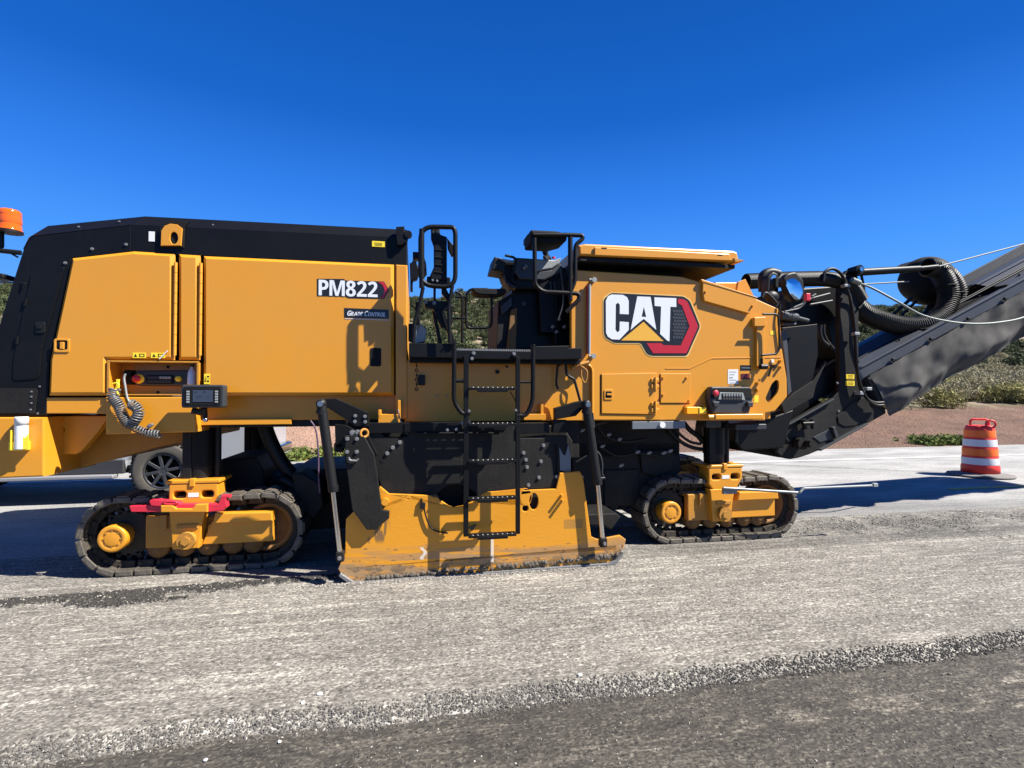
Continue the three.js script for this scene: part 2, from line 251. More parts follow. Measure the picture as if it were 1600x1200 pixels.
// terrain
const terrainY = (x, z) => {
  const s = -8.7 - z; if (s <= 0) return -.02;
  let h = .055 * Math.min(s, 6) + .10 * clamp(s - 6, 0, 42) + .225 * clamp(s - 48, 0, 115) - .12 * Math.max(0, s - 163);
  h += (fbm(x * .018 + 3, z * .03, 81, 4) - .5) * Math.min(14, s * .11) + (fbm(x * .16, z * .2, 85, 3) - .5) * Math.min(1.1, s * .035) + (fbm(x * 1.4, z * 1.6, 87, 3) - .5) * Math.min(.22, s * .07);
  return h * (1 + .0011 * Math.abs(x)) - .02;
};
{
  const nr = 190, nc = 330, P = [], C = [], U = [], I = [];
  for (let r = 0; r <= nr; r++) {
    const t = r / nr, s = t < .35 ? t / .35 * 9 : 9 + ((t - .35) / .65) ** 2.1 * 230, z = -8.55 - s;
    for (let c = 0; c <= nc; c++) {
      const u = mix(-1.25, 1.6, c / nc), x = u * (22 + 1.75 * s); P.push(x, s < .05 ? -.03 : terrainY(x, z), z); U.push(x * .25, z * .25);
      const n1 = fbm(x * .05, z * .06, 91, 4), n2 = fbm(x * .6, z * .7, 93, 4), n3 = fbm(x * 2.6, z * 5.5, 95, 3), k = .8 + .55 * (n2 - .3) + .35 * (n3 - .5);
      const pink = [.34, .205, .135], brown = [.150, .083, .052], grass = [.095, .09, .045], pale = [.34, .26, .19];
      let a = smooth(2, 6, x) ; let col = pink.map((p, i) => mix(p, brown[i], a));
      if (s > 8.5) { const w = smooth(8.5, 11.5, s + (n2 - .5) * 3); const hillc = grass.map((g0, i) => mix(g0 * 1.35, pale[i], smooth(.48, .62, n1 * .55 + n2 * .45))); const lft = 1 - smooth(-2, 3, x); col = col.map((p, i) => mix(p, hillc[i], w * (1 - lft * (1 - smooth(9, 22, s))))); }
      const verge = (1 - smooth(.25, .9, s + (n3 - .5) * .9)) * smooth(.5, .68, n2) * .6; col = col.map((p, i) => mix(p, grass[i], verge * .9));
      C.push(...col.map((p) => p * k));
      if (r && c) { const b = r * (nc + 1) + c; I.push(b - nc - 2, b - nc - 1, b - 1, b - nc - 1, b, b - 1); }
    }
  }
  const g = new THREE.BufferGeometry(); g.setAttribute('position', new THREE.Float32BufferAttribute(P, 3)); g.setAttribute('uv', new THREE.Float32BufferAttribute(U, 2)); g.setAttribute('color', new THREE.Float32BufferAttribute(C, 3)); g.setIndex(I); g.computeVertexNormals();
  if (g.attributes.normal.getY(50) < 0) { for (let i = 0; i < I.length; i += 3) [I[i], I[i + 1]] = [I[i + 1], I[i]]; g.setIndex(I); g.computeVertexNormals(); }
  setting('hillside', g, std(0xffffff, .96, 0, { vertexColors: true, bumpMap: greyTexture(512, 512, (i, j) => vn(i / 6, j / 6, 97, 85, 85) * .6 + vn(i / 2, j / 2, 98, 256, 256) * .4), bumpScale: .09 }), 'reddish dirt shoulder rising into a dry scrub hillside', 'hillside');
}
// loose stones
{
  const base = new THREE.IcosahedronGeometry(1, 0), P = base.attributes.position, R0 = rng(5), mv = new Map();
  for (let i = 0; i < P.count; i++) { const k = [P.getX(i), P.getY(i), P.getZ(i)].map((v) => v.toFixed(3)).join(); if (!mv.has(k)) mv.set(k, .72 + R0() * .5); const s = mv.get(k); P.setXYZ(i, P.getX(i) * s, P.getY(i) * s * .75, P.getZ(i) * s); }
  base.computeVertexNormals();
  const R = rng(909), list = [], g = () => R() + R() + R() - 1.5, yAt = (x, z) => (z > edgeAt(x) + .16 ? lowHeight(x, z) : Math.max(laneHeight(x, z), z > 1.88 ? lowHeight(x, z) : -9));
  const add = (x, z, r, tone) => list.push([x, yAt(x, z) + r * .25, z, r, tone]);
  for (let i = 0; i < 24000; i++) { const x = -4.5 + R() * 13.5, z = edgeAt(x) + .06 + g() * .065; const big = R(); add(x, z, .0022 + .0046 * R() + (big > .985 ? .007 * R() : 0), R() < .09 ? .18 + R() * .2 : mix(.095, .024, smooth(-1, 3.5, x)) * (.5 + R())); }
  for (let i = 0; i < 9000; i++) { const x = -4 + R() * 12, z = 2.05 + R() * 1.2; add(x, z, .002 + .004 * R() ** 2 + (R() > .996 ? .006 : 0), R() < .12 ? .25 + R() * .2 : .035 + R() * .08); }
  for (let i = 0; i < 9000; i++) { const x = -4.5 + R() * 12.5, z = -.4 + R() * 2.2; add(x, z, .0018 + .0034 * R() ** 2, R() < .4 ? .25 + R() * .25 : .05 + R() * .10); }
  for (let i = 0; i < 60000 && i >= 0; i++) { const x = -4.2 + R() * 13.5, z = -1.25 + R() * 1.45, c = crumbs(x, z); if (R() < c * c) add(x, z, x > 3 ? .004 + .010 * R() ** 2 : .003 + .0055 * R() ** 1.5, x > 3 ? .07 + R() * .16 : R() < .07 ? .2 + R() * .3 : .018 + R() * .035); }
  for (let i = 0; i < 26000; i++) { const x = -4.2 + R() * 3.6, z = -.28 + R() * .6, c = crumbs(x, z); if (R() < c) add(x, z, .003 + .006 * R() ** 1.6, R() < .05 ? .15 + R() * .2 : .014 + R() * .03); }
  for (let i = 0; i < 2600; i++) { const x = -1.0 + R() * 2.9, z = .04 + Math.abs(g()) * .05; add(x, z, .003 + .007 * R() ** 2, .08 + R() * .22); }
  for (let i = 0; i < 2500; i++) { const x = 9 + R() * 8, z = -1.3 + R() * 1.2; list.push([x, 0, z, .006 + .010 * R() ** 2, .08 + R() * .25]); }
  const m = new THREE.InstancedMesh(base, std(0xffffff, .9), list.length), M4 = new THREE.Matrix4(), q = new THREE.Quaternion(), e = new THREE.Euler(), c = new THREE.Color();
  list.forEach(([x, y, z, r, t], i) => { e.set(R() * .8, R() * 6.3, R() * .8); M4.compose(new THREE.Vector3(x, y, z), q.setFromEuler(e), new THREE.Vector3(r * (.8 + R() * .7), r * (.6 + R() * .5), r)); m.setMatrixAt(i, M4); m.setColorAt(i, c.setRGB(t, t * .92, t * .80)); });
  m.name = 'loose_gravel'; m.userData = { kind: 'stuff', label: 'loose crushed asphalt gravel strewn over the lanes', category: 'gravel' }; m.castShadow = m.receiveShadow = true; scene.add(m);
}

// ---------- the cold milling machine ----------
const ZH = -0.3;          // side face of the hood and of the front body
const ZM = -0.335;         // recessed middle panel
const ZF = -2.7;          // far side of the body
const machine = thing('milling_machine', 'large yellow and black tracked road milling machine with conveyor boom', 'road machine');
const part = (name, geo, mat, parent = machine) => mesh(name, geo, mat, parent);
const bolts = (parent, z, list, r = .013, mat = M.boltSteel) => { r *= .78; for (const [x, y] of list) part('bolt', hexBolt(x, y, z, r, r), mat, parent); };

// engine hood: chamfered black lid over yellow doors
{
  const low = [[-3.335,2.933],[-3.279,3.048],[-2.492,3.197],[-0.076,3.217]], top = [[-3.358,3.062],[-3.212,3.174],[-2.437,3.31],[-0.078,3.328]];
  const q = (p, z) => [p[0], p[1], z], n = 4, zl = [ZH - .03, ZF + .03], zt = [-.43, -2.57], v = [], uv = [];
  const quad = (a, b, c, d) => { for (const p of [a, b, c, a, c, d]) { v.push(...p); uv.push(p[0] + p[2], p[1] + p[2]); } };
  for (let i = 0; i < n - 1; i++) {
    quad(q(low[i], zl[0]), q(low[i + 1], zl[0]), q(top[i + 1], zt[0]), q(top[i], zt[0]));
    quad(q(top[i], zt[0]), q(top[i + 1], zt[0]), q(top[i + 1], zt[1]), q(top[i], zt[1]));
    quad(q(top[i], zt[1]), q(top[i + 1], zt[1]), q(low[i + 1], zl[1]), q(low[i], zl[1]));
  }
  quad(q(low[3], zl[0]), q(low[3], zl[1]), q(top[3], zt[1]), q(top[3], zt[0])); quad(q(low[0], zl[1]), q(low[0], zl[0]), q(top[0], zt[0]), q(top[0], zt[1]));
  const g = new THREE.BufferGeometry(); g.setAttribute('position', new THREE.Float32BufferAttribute(v, 3)); g.setAttribute('uv', new THREE.Float32BufferAttribute(uv, 2)); g.computeVertexNormals();
  const lid = part('hood_lid', g, M.black);
  part('side_band', plate([[-2.503,3.2],[-0.076,3.219],[-0.075,2.941],[-2.5,2.948]], ZF + .03, ZH - .03, .004), M.black, lid);
  const rear = part('rear_cover', plate([[-3.705,1.49],[-3.335,2.933],[-3.279,3.049],[-2.498,3.199],[-2.494,2.949],[-2.965,2.862],[-3.123,1.958],[-3.131,1.485]], ZF + .03, ZH - .031, .012), M.black);
  // access door in the rear cover, with recessed latch
  part('access_door', plate(rounded([[-3.265,2.735],[-3.009,2.803],[-3.178,2.069],[-3.193,1.807],[-3.393,1.79],[-3.387,1.983],[-3.296,2.539]], .04), ZH - .032, ZH - .022, .004), M.black, rear);
  part('latch', [plate(rounded(rect(-3.225, -3.151, 2.203, 2.302), .02), ZH - .024, ZH - .012, .004), plate(rect(-3.205, -3.171, 2.242, 2.275), ZH - .012, ZH - .002, .002)], M.hose, rear);
  for (const [x, y] of [[-3.014,2.826],[-2.808,2.961],[-2.541,3.015]]) part('bolt', hexBolt(x, y, ZH - .031, .012, .012), M.boltSteel, rear);
  for (const [x, y] of [[-2.94,3.164],[-2.62,3.232],[-1.845,3.249]]) part('bolt', hexBolt(x, y + .0, ZH - .075, .008, .01), M.steel, lid);
  parts('door_hinge', [rod([-3.293,2.504,-0.32], [-3.307,2.437,-0.32], .012), rod([-3.355,2.176,-0.32], [-3.363,2.109,-0.32], .012)], M.black, rear);
  part('lower_grille', plate([[-3.672,1.723],[-3.202,1.724],[-3.222,1.508],[-3.687,1.511]], ZH - .031, ZH - .024, .003), M.blackDirty, rear);
  for (const [x, y] of [[-3.249,1.696],[-3.249,1.652],[-3.248,1.597],[-3.252,1.541],[-3.188,1.741],[-3.199,1.508]]) part('rivet', hexBolt(x, y, ZH - .024, .007, .006), M.steel, rear);
  // lifting eye in a notch of the band
  part('notch_rim', plate([...[[-2.27,3.004],[-2.267,3.161],[-2.241,3.215],[-2.195,3.244],[-2.127,3.257],[-2.021,3.249]], ...[[-2.063,3.191],[-2.066,3.009]]], ZH - .03, ZH - .012, .003), M.rubber, lid);
  part('lifting_eye', plate([...[[-2.249,3.011],[-2.246,3.145],[-2.22,3.193],[-2.174,3.216],[-2.116,3.211],[-2.073,3.178],[-2.082,3.02]]], ZH - .012, ZH + .004, .004, [ellipse(-2.141, 3.087, .033, .055, 18)]), M.yellow, lid);
  part('sticker', plate(rect(-2.359, -2.312, 3.054, 3.144), ZH - .03, ZH - .026, 0), M.whitePaint, lid);
  const warn = part('warning_sticker', plate(rect(-0.409, -0.289, 3.112, 3.167), ZH - .03, ZH - .026, 0), M.stickerYellow, lid);
  part('sticker_text', [0, 1, 2].map((k) => box(-0.391 + k * .004, -0.313, 3.15 - .012 * k - .003, 3.15 - .012 * k, ZH - .026, ZH - .0245, 0)), M.rubber, warn);
  // corner bracket where the lid meets the platform
  part('hood_bracket', [plate([[-0.18,3.306],[-0.1,3.314],[-0.1,3.267],[-0.063,3.256],[-0.069,3.18],[-0.124,3.127],[-0.167,3.124],[-0.18,3.199]], ZH - .05, ZH + .02, .006), disc(-0.063, 3.237, ZH - .02, ZH + .03, .035)], M.black, lid);
}
// yellow doors of the hood
{
  const door = (pts) => part('engine_door', plate(pts, ZH - .07, ZH, .03, [], 1), M.yellow);
  const d1 = door([[-2.958,2.869],[-2.475,2.956],[-2.144,2.95],[-2.134,1.982],[-2.664,1.976],[-2.66,1.663],[-3.117,1.663],[-3.112,1.973]]);
  const d2 = door([[-2.11,2.949],[-1.933,2.946],[-1.923,1.985],[-2.1,1.983]]);
  const d3 = door([[-1.904,2.942],[-0.2,2.944],[-0.194,1.661],[-1.891,1.662]]);
  const hinge = (px, a, b, parent) => { const L = []; for (let k = 0; k < 9; k++) { const y0 = mix(a, b, k / 9), y1 = mix(a, b, (k + .96) / 9); L.push(rod([px, y0, ZH - .004], [px, y1, ZH - .004], .014, .014, 10)); } part('hinge', L, M.yellow, parent); };
  hinge(-2.126, 2.866, 2.02, d1); hinge(-1.918, 2.871, 2.023, d2);
  const latch = (x, y, parent, s = 1) => { part('latch_frame', plate(rounded(rect(x - .06 * s, x + .06 * s, y - .06 * s, y + .06 * s), .02 * s), ZH, ZH + .008, .004, [rounded(rect(x - .042 * s, x + .042 * s, y - .036 * s, y + .044 * s), .014 * s)]), M.yellow, parent); part('latch_pocket', plate(rounded(rect(x - .042 * s, x + .042 * s, y - .036 * s, y + .044 * s), .014 * s), ZH - .001, ZH + .001, 0), M.rubber, parent); part('latch_lever', box(x - .012 * s, x + .02 * s, y - .03 * s, y + .03 * s, ZH, ZH + .012, .004), M.yellow, parent); };
  latch(-3.01, 2.097, d1);
  // pocket handle
  part('pocket_handle', [plate(rounded(rect(-0.419, -0.316, 1.943, 2.121), .018), ZH - .012, ZH + .006, .004), disc(-0.356, 1.983, ZH + .006, ZH + .012, .008)], M.rubber, d3);
  const sticker = (r, parent) => { const o = part('warning_sticker', plate(rect(r[0], r[1], r[2], r[3]), ZH, ZH + .0025, 0), M.stickerYellow, parent), w = r[1] - r[0], h = r[3] - r[2]; part('sticker_print', [plate([[r[0] + w * .10, r[2] + h * .2], [r[0] + w * .34, r[2] + h * .2], [r[0] + w * .22, r[2] + h * .8]], ZH + .0025, ZH + .0035, 0), plate(rect(r[0] + w * .5, r[0] + w * .9, r[2] + h * .2, r[2] + h * .8), ZH + .0025, ZH + .0035, 0, [rect(r[0] + w * .56, r[0] + w * .84, r[2] + h * .32, r[2] + h * .68)])], M.rubber, parent === machine ? machine : o); };
  sticker([-2.461, -2.356, 1.997, 2.044], d1); sticker([-2.316, -2.201, 1.999, 2.046], d1); sticker([-1.879, -1.831, 1.767, 1.86], d3);
  part('door_prop', rod([-2.243,1.989,-0.29], [-2.177,2.065,-0.29], .005), M.whitePaint, d1);
  // corner pillar beside the last door
  part('corner_post', plate([[-0.185,2.946],[-0.072,2.945],[-0.066,1.429],[-0.179,1.43]], ZF + .05, ZH - .02, .012), M.yellow);
  part('hood_core', box(-2.894, -0.192, 1.66, 2.95, ZF + .05, ZH - .25, .01), M.blackDirty);
  part('hood_back_panel', box(-3.107, -2.666, 1.66, 2.8, ZF + .05, ZH - .051, .01), M.yellow);
}
// sill, control recess and shelf under the doors
{
  part('sill_beam', plate([[-1.755,1.668],[-0.071,1.667],[-0.071,1.417],[-2.015,1.436],[-2.018,1.668]], ZF + .1, ZH - .13, .01), M.yellow);
  part('sill_lip', plate(rect(-2.004, -1.153, 1.387, 1.44), ZH - .4, ZH - .10, .004), M.yellow);
  part('rear_sill', plate([[-3.143,1.646],[-2.681,1.646],[-2.679,1.501],[-3.141,1.505]], ZF + .1, ZH - .03, .008), M.yellow);
  const shelf = part('control_shelf', plate([[-2.659,1.649],[-1.941,1.648],[-1.938,1.333],[-2.655,1.321]], ZH - .32, ZH + .02, .008), M.yellow);
  const x0 = -2.662, x1 = -1.922, y0 = 1.663, y1 = 1.973;
  const rec = part('control_recess', [box(x0, x1, y0, y1, ZH - .24, ZH - .22, 0), box(x0, x0 + .012, y0, y1, ZH - .22, ZH - .004, 0), box(x1 - .012, x1, y0, y1, ZH - .22, ZH - .004, 0), box(x0, x1, y1 - .012, y1, ZH - .22, ZH - .004, 0), box(x0, x1, y0, y0 + .012, ZH - .22, ZH - .004, 0)], M.yellow);
  part('recess_frame', plate(rect(x0, x1, y0, y1), ZH - .004, ZH + .004, .003, [rect(x0 + .02, x1 - .02, y0 + .012, y1 - .016)]), M.yellowDirty, rec);
  // control panel: tilted black box with key pad, stop button and rotary switch
  const zc = ZH - .13, pan = part('control_panel', plate(rounded([[-2.509,1.89],[-2.047,1.9],[-2.046,1.763],[-2.11,1.751],[-2.481,1.75],[-2.518,1.779]], .03), ZH - .22, zc, .014), M.plasticGrey);
  part('panel_bezel', plate(rounded(rect(-2.409, -2.18, 1.768, 1.85), .01), zc, zc + .008, .003), M.rubber, pan);
  for (let r = 0; r < 2; r++) for (let k = 0; k < 8; k++) { const x = mix(-2.398, -2.202, (k + .5) / 8), y = r ? 1.791 : 1.826; part('key', box(x - .011, x + .011, y - .012, y + .012, zc + .006, zc + .013, .003), k > 3 && !r ? M.plasticLight : M.plasticGrey, pan); }
  part('stop_collar', latheZ([[0, 0], [.042, 0], [.042, .012], [.02, .02], [0, .02]], -2.466, 1.814, zc), M.stickerYellow, pan);
  part('stop_button', latheZ([[0, .055], [.025, .052], [.034, .04], [.034, .032], [.014, .03], [.014, 0]], -2.471, 1.814, zc + .01), std(lin(.62, .015, .02), .35), pan);
  part('rotary_switch', latheZ([[0, .035], [.022, .033], [.026, .02], [.026, 0]], -2.138, 1.816, zc), M.stickerYellow, pan);
  part('socket', [disc(-2.555, 1.866, ZH - .22, ZH - .10, .03), box(-2.576, -2.518, 1.761, 1.848, ZH - .22, ZH - .12, .01)], M.rubber, pan);
  for (const [x, y] of [[-2.27,1.931],[-2.353,1.692]]) part('bolt', hexBolt(x, y, ZH - .22, .012, .01), M.hose, rec);
  // coiled cable: socket lead down to the coil, hanging in a loop and back under the shelf
  part('cable_lead', flex([[-2.507,1.855,-0.28],[-2.517,1.821,-0.28],[-2.506,1.736,-0.28],[-2.489,1.64,-0.28],[-2.463,1.584,-0.28]], .009, 8), M.plasticLight);
  const way = new THREE.CatmullRomCurve3([...[[-2.545,1.724,-0.2],[-2.564,1.652,-0.2],[-2.514,1.574,-0.2],[-2.483,1.485,-0.2],[-2.428,1.418,-0.2]], ...[[-2.369,1.463,-0.18],[-2.35,1.524,-0.18],[-2.385,1.574,-0.18],[-2.42,1.591,-0.18]]].map(V3)), coil = [], N = 26 * 26;
  const way2 = new THREE.CatmullRomCurve3([[-2.448,1.43,-0.2],[-2.372,1.373,-0.2],[-2.292,1.339,-0.2],[-2.191,1.32,-0.2]].map(V3));
  const wind = (w, turns, r) => { const out = [], n = turns * 14, fr = w.computeFrenetFrames(n); for (let i = 0; i <= n; i++) { const p = w.getPointAt(i / n), a = i / 14 * Math.PI * 2; out.push(p.clone().add(fr.normals[i].clone().multiplyScalar(Math.cos(a) * r)).add(fr.binormals[i].clone().multiplyScalar(Math.sin(a) * r))); } return new THREE.TubeGeometry(new THREE.CatmullRomCurve3(out), n * 2, .0075, 6, false); };
  part('coiled_cable', wind(way, 34, .038), std(lin(.10, .10, .10), .32)); part('coiled_cable', wind(way2, 12, .03), std(lin(.10, .10, .10), .32));
  parts('cable_clip', [pipe([[-2.55,1.762,-0.17],[-2.511,1.779,-0.17],[-2.496,1.74,-0.17],[-2.53,1.718,-0.17],[-2.539,1.696,-0.17]], .007, .02), rod([-2.53,1.74,-0.18], [-2.515,1.674,-0.18], .007), box(-2.58, -2.558, 1.663, 1.806, -.30, -.28, .002)], M.stickerYellow);
  part('cable_clamp', [rod([-2.278,1.384,-0.18], [-2.254,1.406,-0.18], .016), disc(-2.254, 1.406, -.2, -.16, .014)], M.steel);
  // levelling display on a ball mount
  const dz = -.1, disp = part('control_display', plate(rounded(rect(-1.987, -1.643, 1.556, 1.757), .02), dz - .09, dz, .012), M.plasticGrey);
  part('display_bezel', plate(rounded(rect(-1.962, -1.667, 1.576, 1.741), .012), dz, dz + .008, .003), M.rubber, disp);
  part('screen', plate(rect(-1.891, -1.732, 1.607, 1.71), dz + .008, dz + .011, 0), std(0xffffff, .2, 0, { map: canvasTexture(256, 152, (g, w, h) => { g.fillStyle = '#39404f'; g.fillRect(0, 0, w, h); g.fillStyle = '#1d2230'; g.fillRect(22, 18, 26, 16); g.fillRect(130, 16, 34, 18); g.fillRect(10, 60, 236, 3); g.fillRect(36, 82, 90, 10); g.fillRect(168, 84, 50, 8); g.fillRect(30, 112, 190, 4); }) }), disp);
  { const s = disp.children[1].geometry, b = (s.computeBoundingBox(), s.boundingBox), U = s.attributes.uv, P = s.attributes.position; for (let i = 0; i < U.count; i++) U.setXY(i, (P.getX(i) - b.min.x) / (b.max.x - b.min.x), (P.getY(i) - b.min.y) / (b.max.y - b.min.y)); }
  for (const side of [0, 1]) for (let k = 0; k < 5; k++) { const p = side ? [[-1.702,1.697],[-1.701,1.607]] : [[-1.929,1.696],[-1.928,1.607]]; const x = p[0][0], y = mix(p[0][1], p[1][1], k / 4); part('key', box(x - .012, x + .012, y - .008, y + .008, dz + .008, dz + .014, .002), M.plasticLight, disp); }
  part('mount_arm', [rod([-1.82,1.55,-0.16], [-1.828,1.446,-0.2], .02), rod([-1.938,1.532,-0.2], [-1.852,1.508,-0.22], .03), new THREE.SphereGeometry(.03, 14, 10).translate(...[-1.846,1.526,-0.19])], M.hose, disp);
  part('mount_knob', [new THREE.SphereGeometry(.022, 14, 10).translate(...[-1.81,1.448,-0.15]), rod([-1.825,1.448,-0.15], [-1.794,1.454,-0.15], .012)], M.chrome, disp);
}
// rear bumper block, its bracket plate and the beacon
{
  const blk = part('rear_block', plate([[-3.738,1.481],[-3.139,1.475],[-3.131,0.966],[-3.729,0.955]], ZH - .75, ZH, .012), M.yellow);
  part('rear_bracket', plate([...[[-3.285,1.477],[-2.772,1.473],[-2.849,1.344],[-2.986,1.159],[-3.037,1.125],[-3.22,1.129],[-3.251,1.187]]], ZH - .34, ZH - .25, .008, [ellipse(-3.157, 1.348, .028), ellipse(-3.156, 1.261, .014), ellipse(-3.155, 1.185, .014)]), M.yellow);
  part('rear_crossmember', plate([[-3.46,1.455],[-2.17,1.444],[-2.225,1.204],[-2.509,1.146],[-2.896,1.031],[-3.43,0.911]], ZF + .3, ZH - .5, .01), M.yellowDirty);
  part('rear_support', box(-3.363, -3.299, 1.101, 1.18, ZH - .6, ZH - .3, .006), M.yellow);
  const holder = part('can_holder', [box(-3.352, -3.234, 1.199, 1.272, ZH, ZH + .07, .003), box(-3.334, -3.324, 1.204, 1.371, ZH, ZH + .08, .002), box(-3.272, -3.21, 1.207, 1.262, ZH + .07, ZH + .075, .001), plate([[-3.258,1.21],[-3.259,1.312],[-3.246,1.323],[-3.227,1.306],[-3.204,1.338],[-3.197,1.209]], ZH + .07, ZH + .078, .002)], M.stickerYellow, blk);
  const bx = [-3.547,3.147,-0.5];
  const bea = part('beacon', latheZ([[0, 0], [.090, 0], [.092, .012], [.083, .018], [.083, .05], [.079, .054], [.079, .072], [.083, .076], [.083, .12], [.079, .124], [.079, .142], [.081, .146], [.079, .175], [.066, .192], [0, .198]], 0, 0, 0).rotateX(-Math.PI / 2).translate(...[-3.551,3.124,-0.5]), M.orangeLens);
  part('beacon_base', [rod([-3.551,3.112,-0.5], [-3.551,3.129,-0.5], .095), rod([-3.612,2.983,-0.5], [-3.614,3.12,-0.5], .02), pipe([[-3.614,3.108,-0.5],[-3.612,2.971,-0.5],[-3.641,2.953,-0.5]], .016), rod([-3.651,2.952,-0.5], [-3.465,2.939,-0.5], .022), rod([-3.563,2.945,-0.5], [-3.484,2.898,-0.5], .008)], M.hose, bea);
  part('beacon_lamp', rod([-3.551,3.147,-0.5], [-3.553,3.261,-0.5], .04), std(lin(.8, .3, .05), .3), bea);
  part('rear_lamp', [box(-3.676, -3.559, 2.694, 2.74, -.6, -.45, .015), rod([-3.641,2.673,-0.5], [-3.292,2.628,-0.3], .006)], M.hose);
}
// lettering and emblems on the side panels (thin vinyl)
const bold = await new FontLoader().loadAsync('fonts/droid/droid_sans_bold.typeface.json');
const vinyl = { black: std(lin(.012, .012, .013), .32), white: std(lin(.66, .68, .70), .34), red: std(lin(.43, .015, .026), .34), gold: std(lin(.68, .36, .04), .34), pale: std(lin(.68, .47, .16), .4), grey: std(lin(.045, .045, .048), .35) };
const film = (pts, z, holes = []) => plate(pts, z, z + .0022, 0, holes);
function words(text, x0, x1, y0, y1, z, slant = 0, caps = 0) {     // letters fitted into a box; caps > 0: later letters of each word smaller
  const L = []; let at = 0; [...text].forEach((ch, i) => { if (ch === ' ') { at += .3; return; } const first = i === 0 || text[i - 1] === ' ', s = caps && !first ? caps : 1; const g = new TextGeometry(ch, { font: bold, size: s, depth: .0022, curveSegments: 4, bevelEnabled: false }); g.computeBoundingBox(); g.translate(at - g.boundingBox.min.x, 0, 0); at += g.boundingBox.max.x - g.boundingBox.min.x + .07; L.push(g); });
  const g = merge(L); g.computeBoundingBox(); const b = g.boundingBox, sx = (x1 - x0) / (b.max.x - b.min.x), sy = (y1 - y0) / (b.max.y - b.min.y);
  const P = g.attributes.position; for (let i = 0; i < P.count; i++) { const y = (P.getY(i) - b.min.y) * sy; P.setXYZ(i, x0 + (P.getX(i) - b.min.x) * sx + y * slant, y0 + y, P.getZ(i) + z); } return g;
}
{
  const o = part('model_decal', film([[-0.909,2.769],[-0.668,2.777],[-0.645,2.763],[-0.293,2.768],[-0.244,2.686],[-0.292,2.599],[-0.626,2.596],[-0.65,2.61],[-0.908,2.606]], ZH + .0005), vinyl.black);
  part('model_lettering', words('PM822', -0.895, -0.353, 2.61, 2.763, ZH + .003), vinyl.white, o);
  part('red_chevron', film([[-0.347,2.76],[-0.294,2.763],[-0.252,2.684],[-0.296,2.605],[-0.338,2.605],[-0.311,2.62],[-0.283,2.683],[-0.307,2.735]], ZH + .003), vinyl.red, o);
  const q = part('function_decal', film([[-0.661,2.499],[-0.247,2.495],[-0.247,2.407],[-0.66,2.408]], ZH + .0005), vinyl.black);
  part('function_lettering', words('GRADE CONTROL', -0.637, -0.28, 2.425, 2.475, ZH + .003, .22, .8), vinyl.white, q);
  part('underline', film([[-0.654,2.399],[-0.247,2.396],[-0.247,2.391],[-0.654,2.394]], ZH + .0005), vinyl.white, q);
}
{
  const Z = ZH + .0005;
  const edge = part('emblem_border', film(rounded([[1.944,2.682],[2.029,2.751],[2.871,2.746],[2.951,2.705],[3.08,2.414],[2.916,2.076],[2.487,2.072],[2.428,2.097],[2.363,2.21],[2.07,2.205],[1.96,2.26],[1.943,2.332]], .03), Z), vinyl.pale);
  part('emblem_ground', film(rounded([[1.956,2.674],[2.033,2.743],[2.867,2.735],[2.941,2.694],[3.065,2.414],[2.907,2.091],[2.494,2.086],[2.439,2.107],[2.374,2.222],[2.074,2.217],[1.971,2.269],[1.955,2.336]], .03), Z + .0025), vinyl.black, edge);
  const z = Z + .005;
  part('emblem_letter', film([[1.977,2.658],[2.001,2.706],[2.04,2.726],[2.169,2.726],[2.216,2.703],[2.234,2.663],[2.233,2.521],[2.132,2.522],[2.133,2.619],[2.111,2.642],[2.088,2.621],[2.083,2.353],[2.105,2.326],[2.128,2.343],[2.132,2.442],[2.233,2.438],[2.233,2.356],[2.128,2.25],[2.042,2.252],[1.997,2.28],[1.978,2.32]], z), vinyl.white, edge);
  part('emblem_letter', film([[2.331,2.716],[2.483,2.716],[2.547,2.363],[2.456,2.437],[2.404,2.477],[2.349,2.436],[2.254,2.357]], z, [[[2.379,2.5],[2.405,2.607],[2.432,2.498]]]), vinyl.white, edge);
  part('emblem_letter', film([[2.527,2.713],[2.782,2.713],[2.782,2.616],[2.712,2.617],[2.699,2.244],[2.675,2.249],[2.591,2.32],[2.604,2.617],[2.53,2.62]], z), vinyl.white, edge);
  part('emblem_triangle', film([[2.401,2.446],[2.63,2.244],[2.146,2.242]], z), vinyl.gold, edge);
  part('emblem_chevron', film([[2.436,2.218],[2.509,2.112],[2.897,2.116],[3.04,2.413],[2.914,2.677],[2.871,2.704],[2.801,2.707],[2.801,2.658],[2.848,2.635],[2.937,2.411],[2.83,2.2],[2.63,2.2],[2.602,2.222]], z), vinyl.red, edge);
  const hx = []; for (let r = 0; r < 9; r++) for (let c = 0; c < 5; c++) { const p = [[2.753,2.571],[2.902,2.253]], x = mix(p[0][0], p[1][0], (c + (r % 2) * .5) / 5), y = mix(p[0][1], p[1][1], r / 9); if (c > 3 && (r < 2 || r > 6)) continue; hx.push(film(ellipse(x, y, .016, .018, 6), Z + .0048)); }
  part('emblem_honeycomb', hx, vinyl.grey, edge);
}
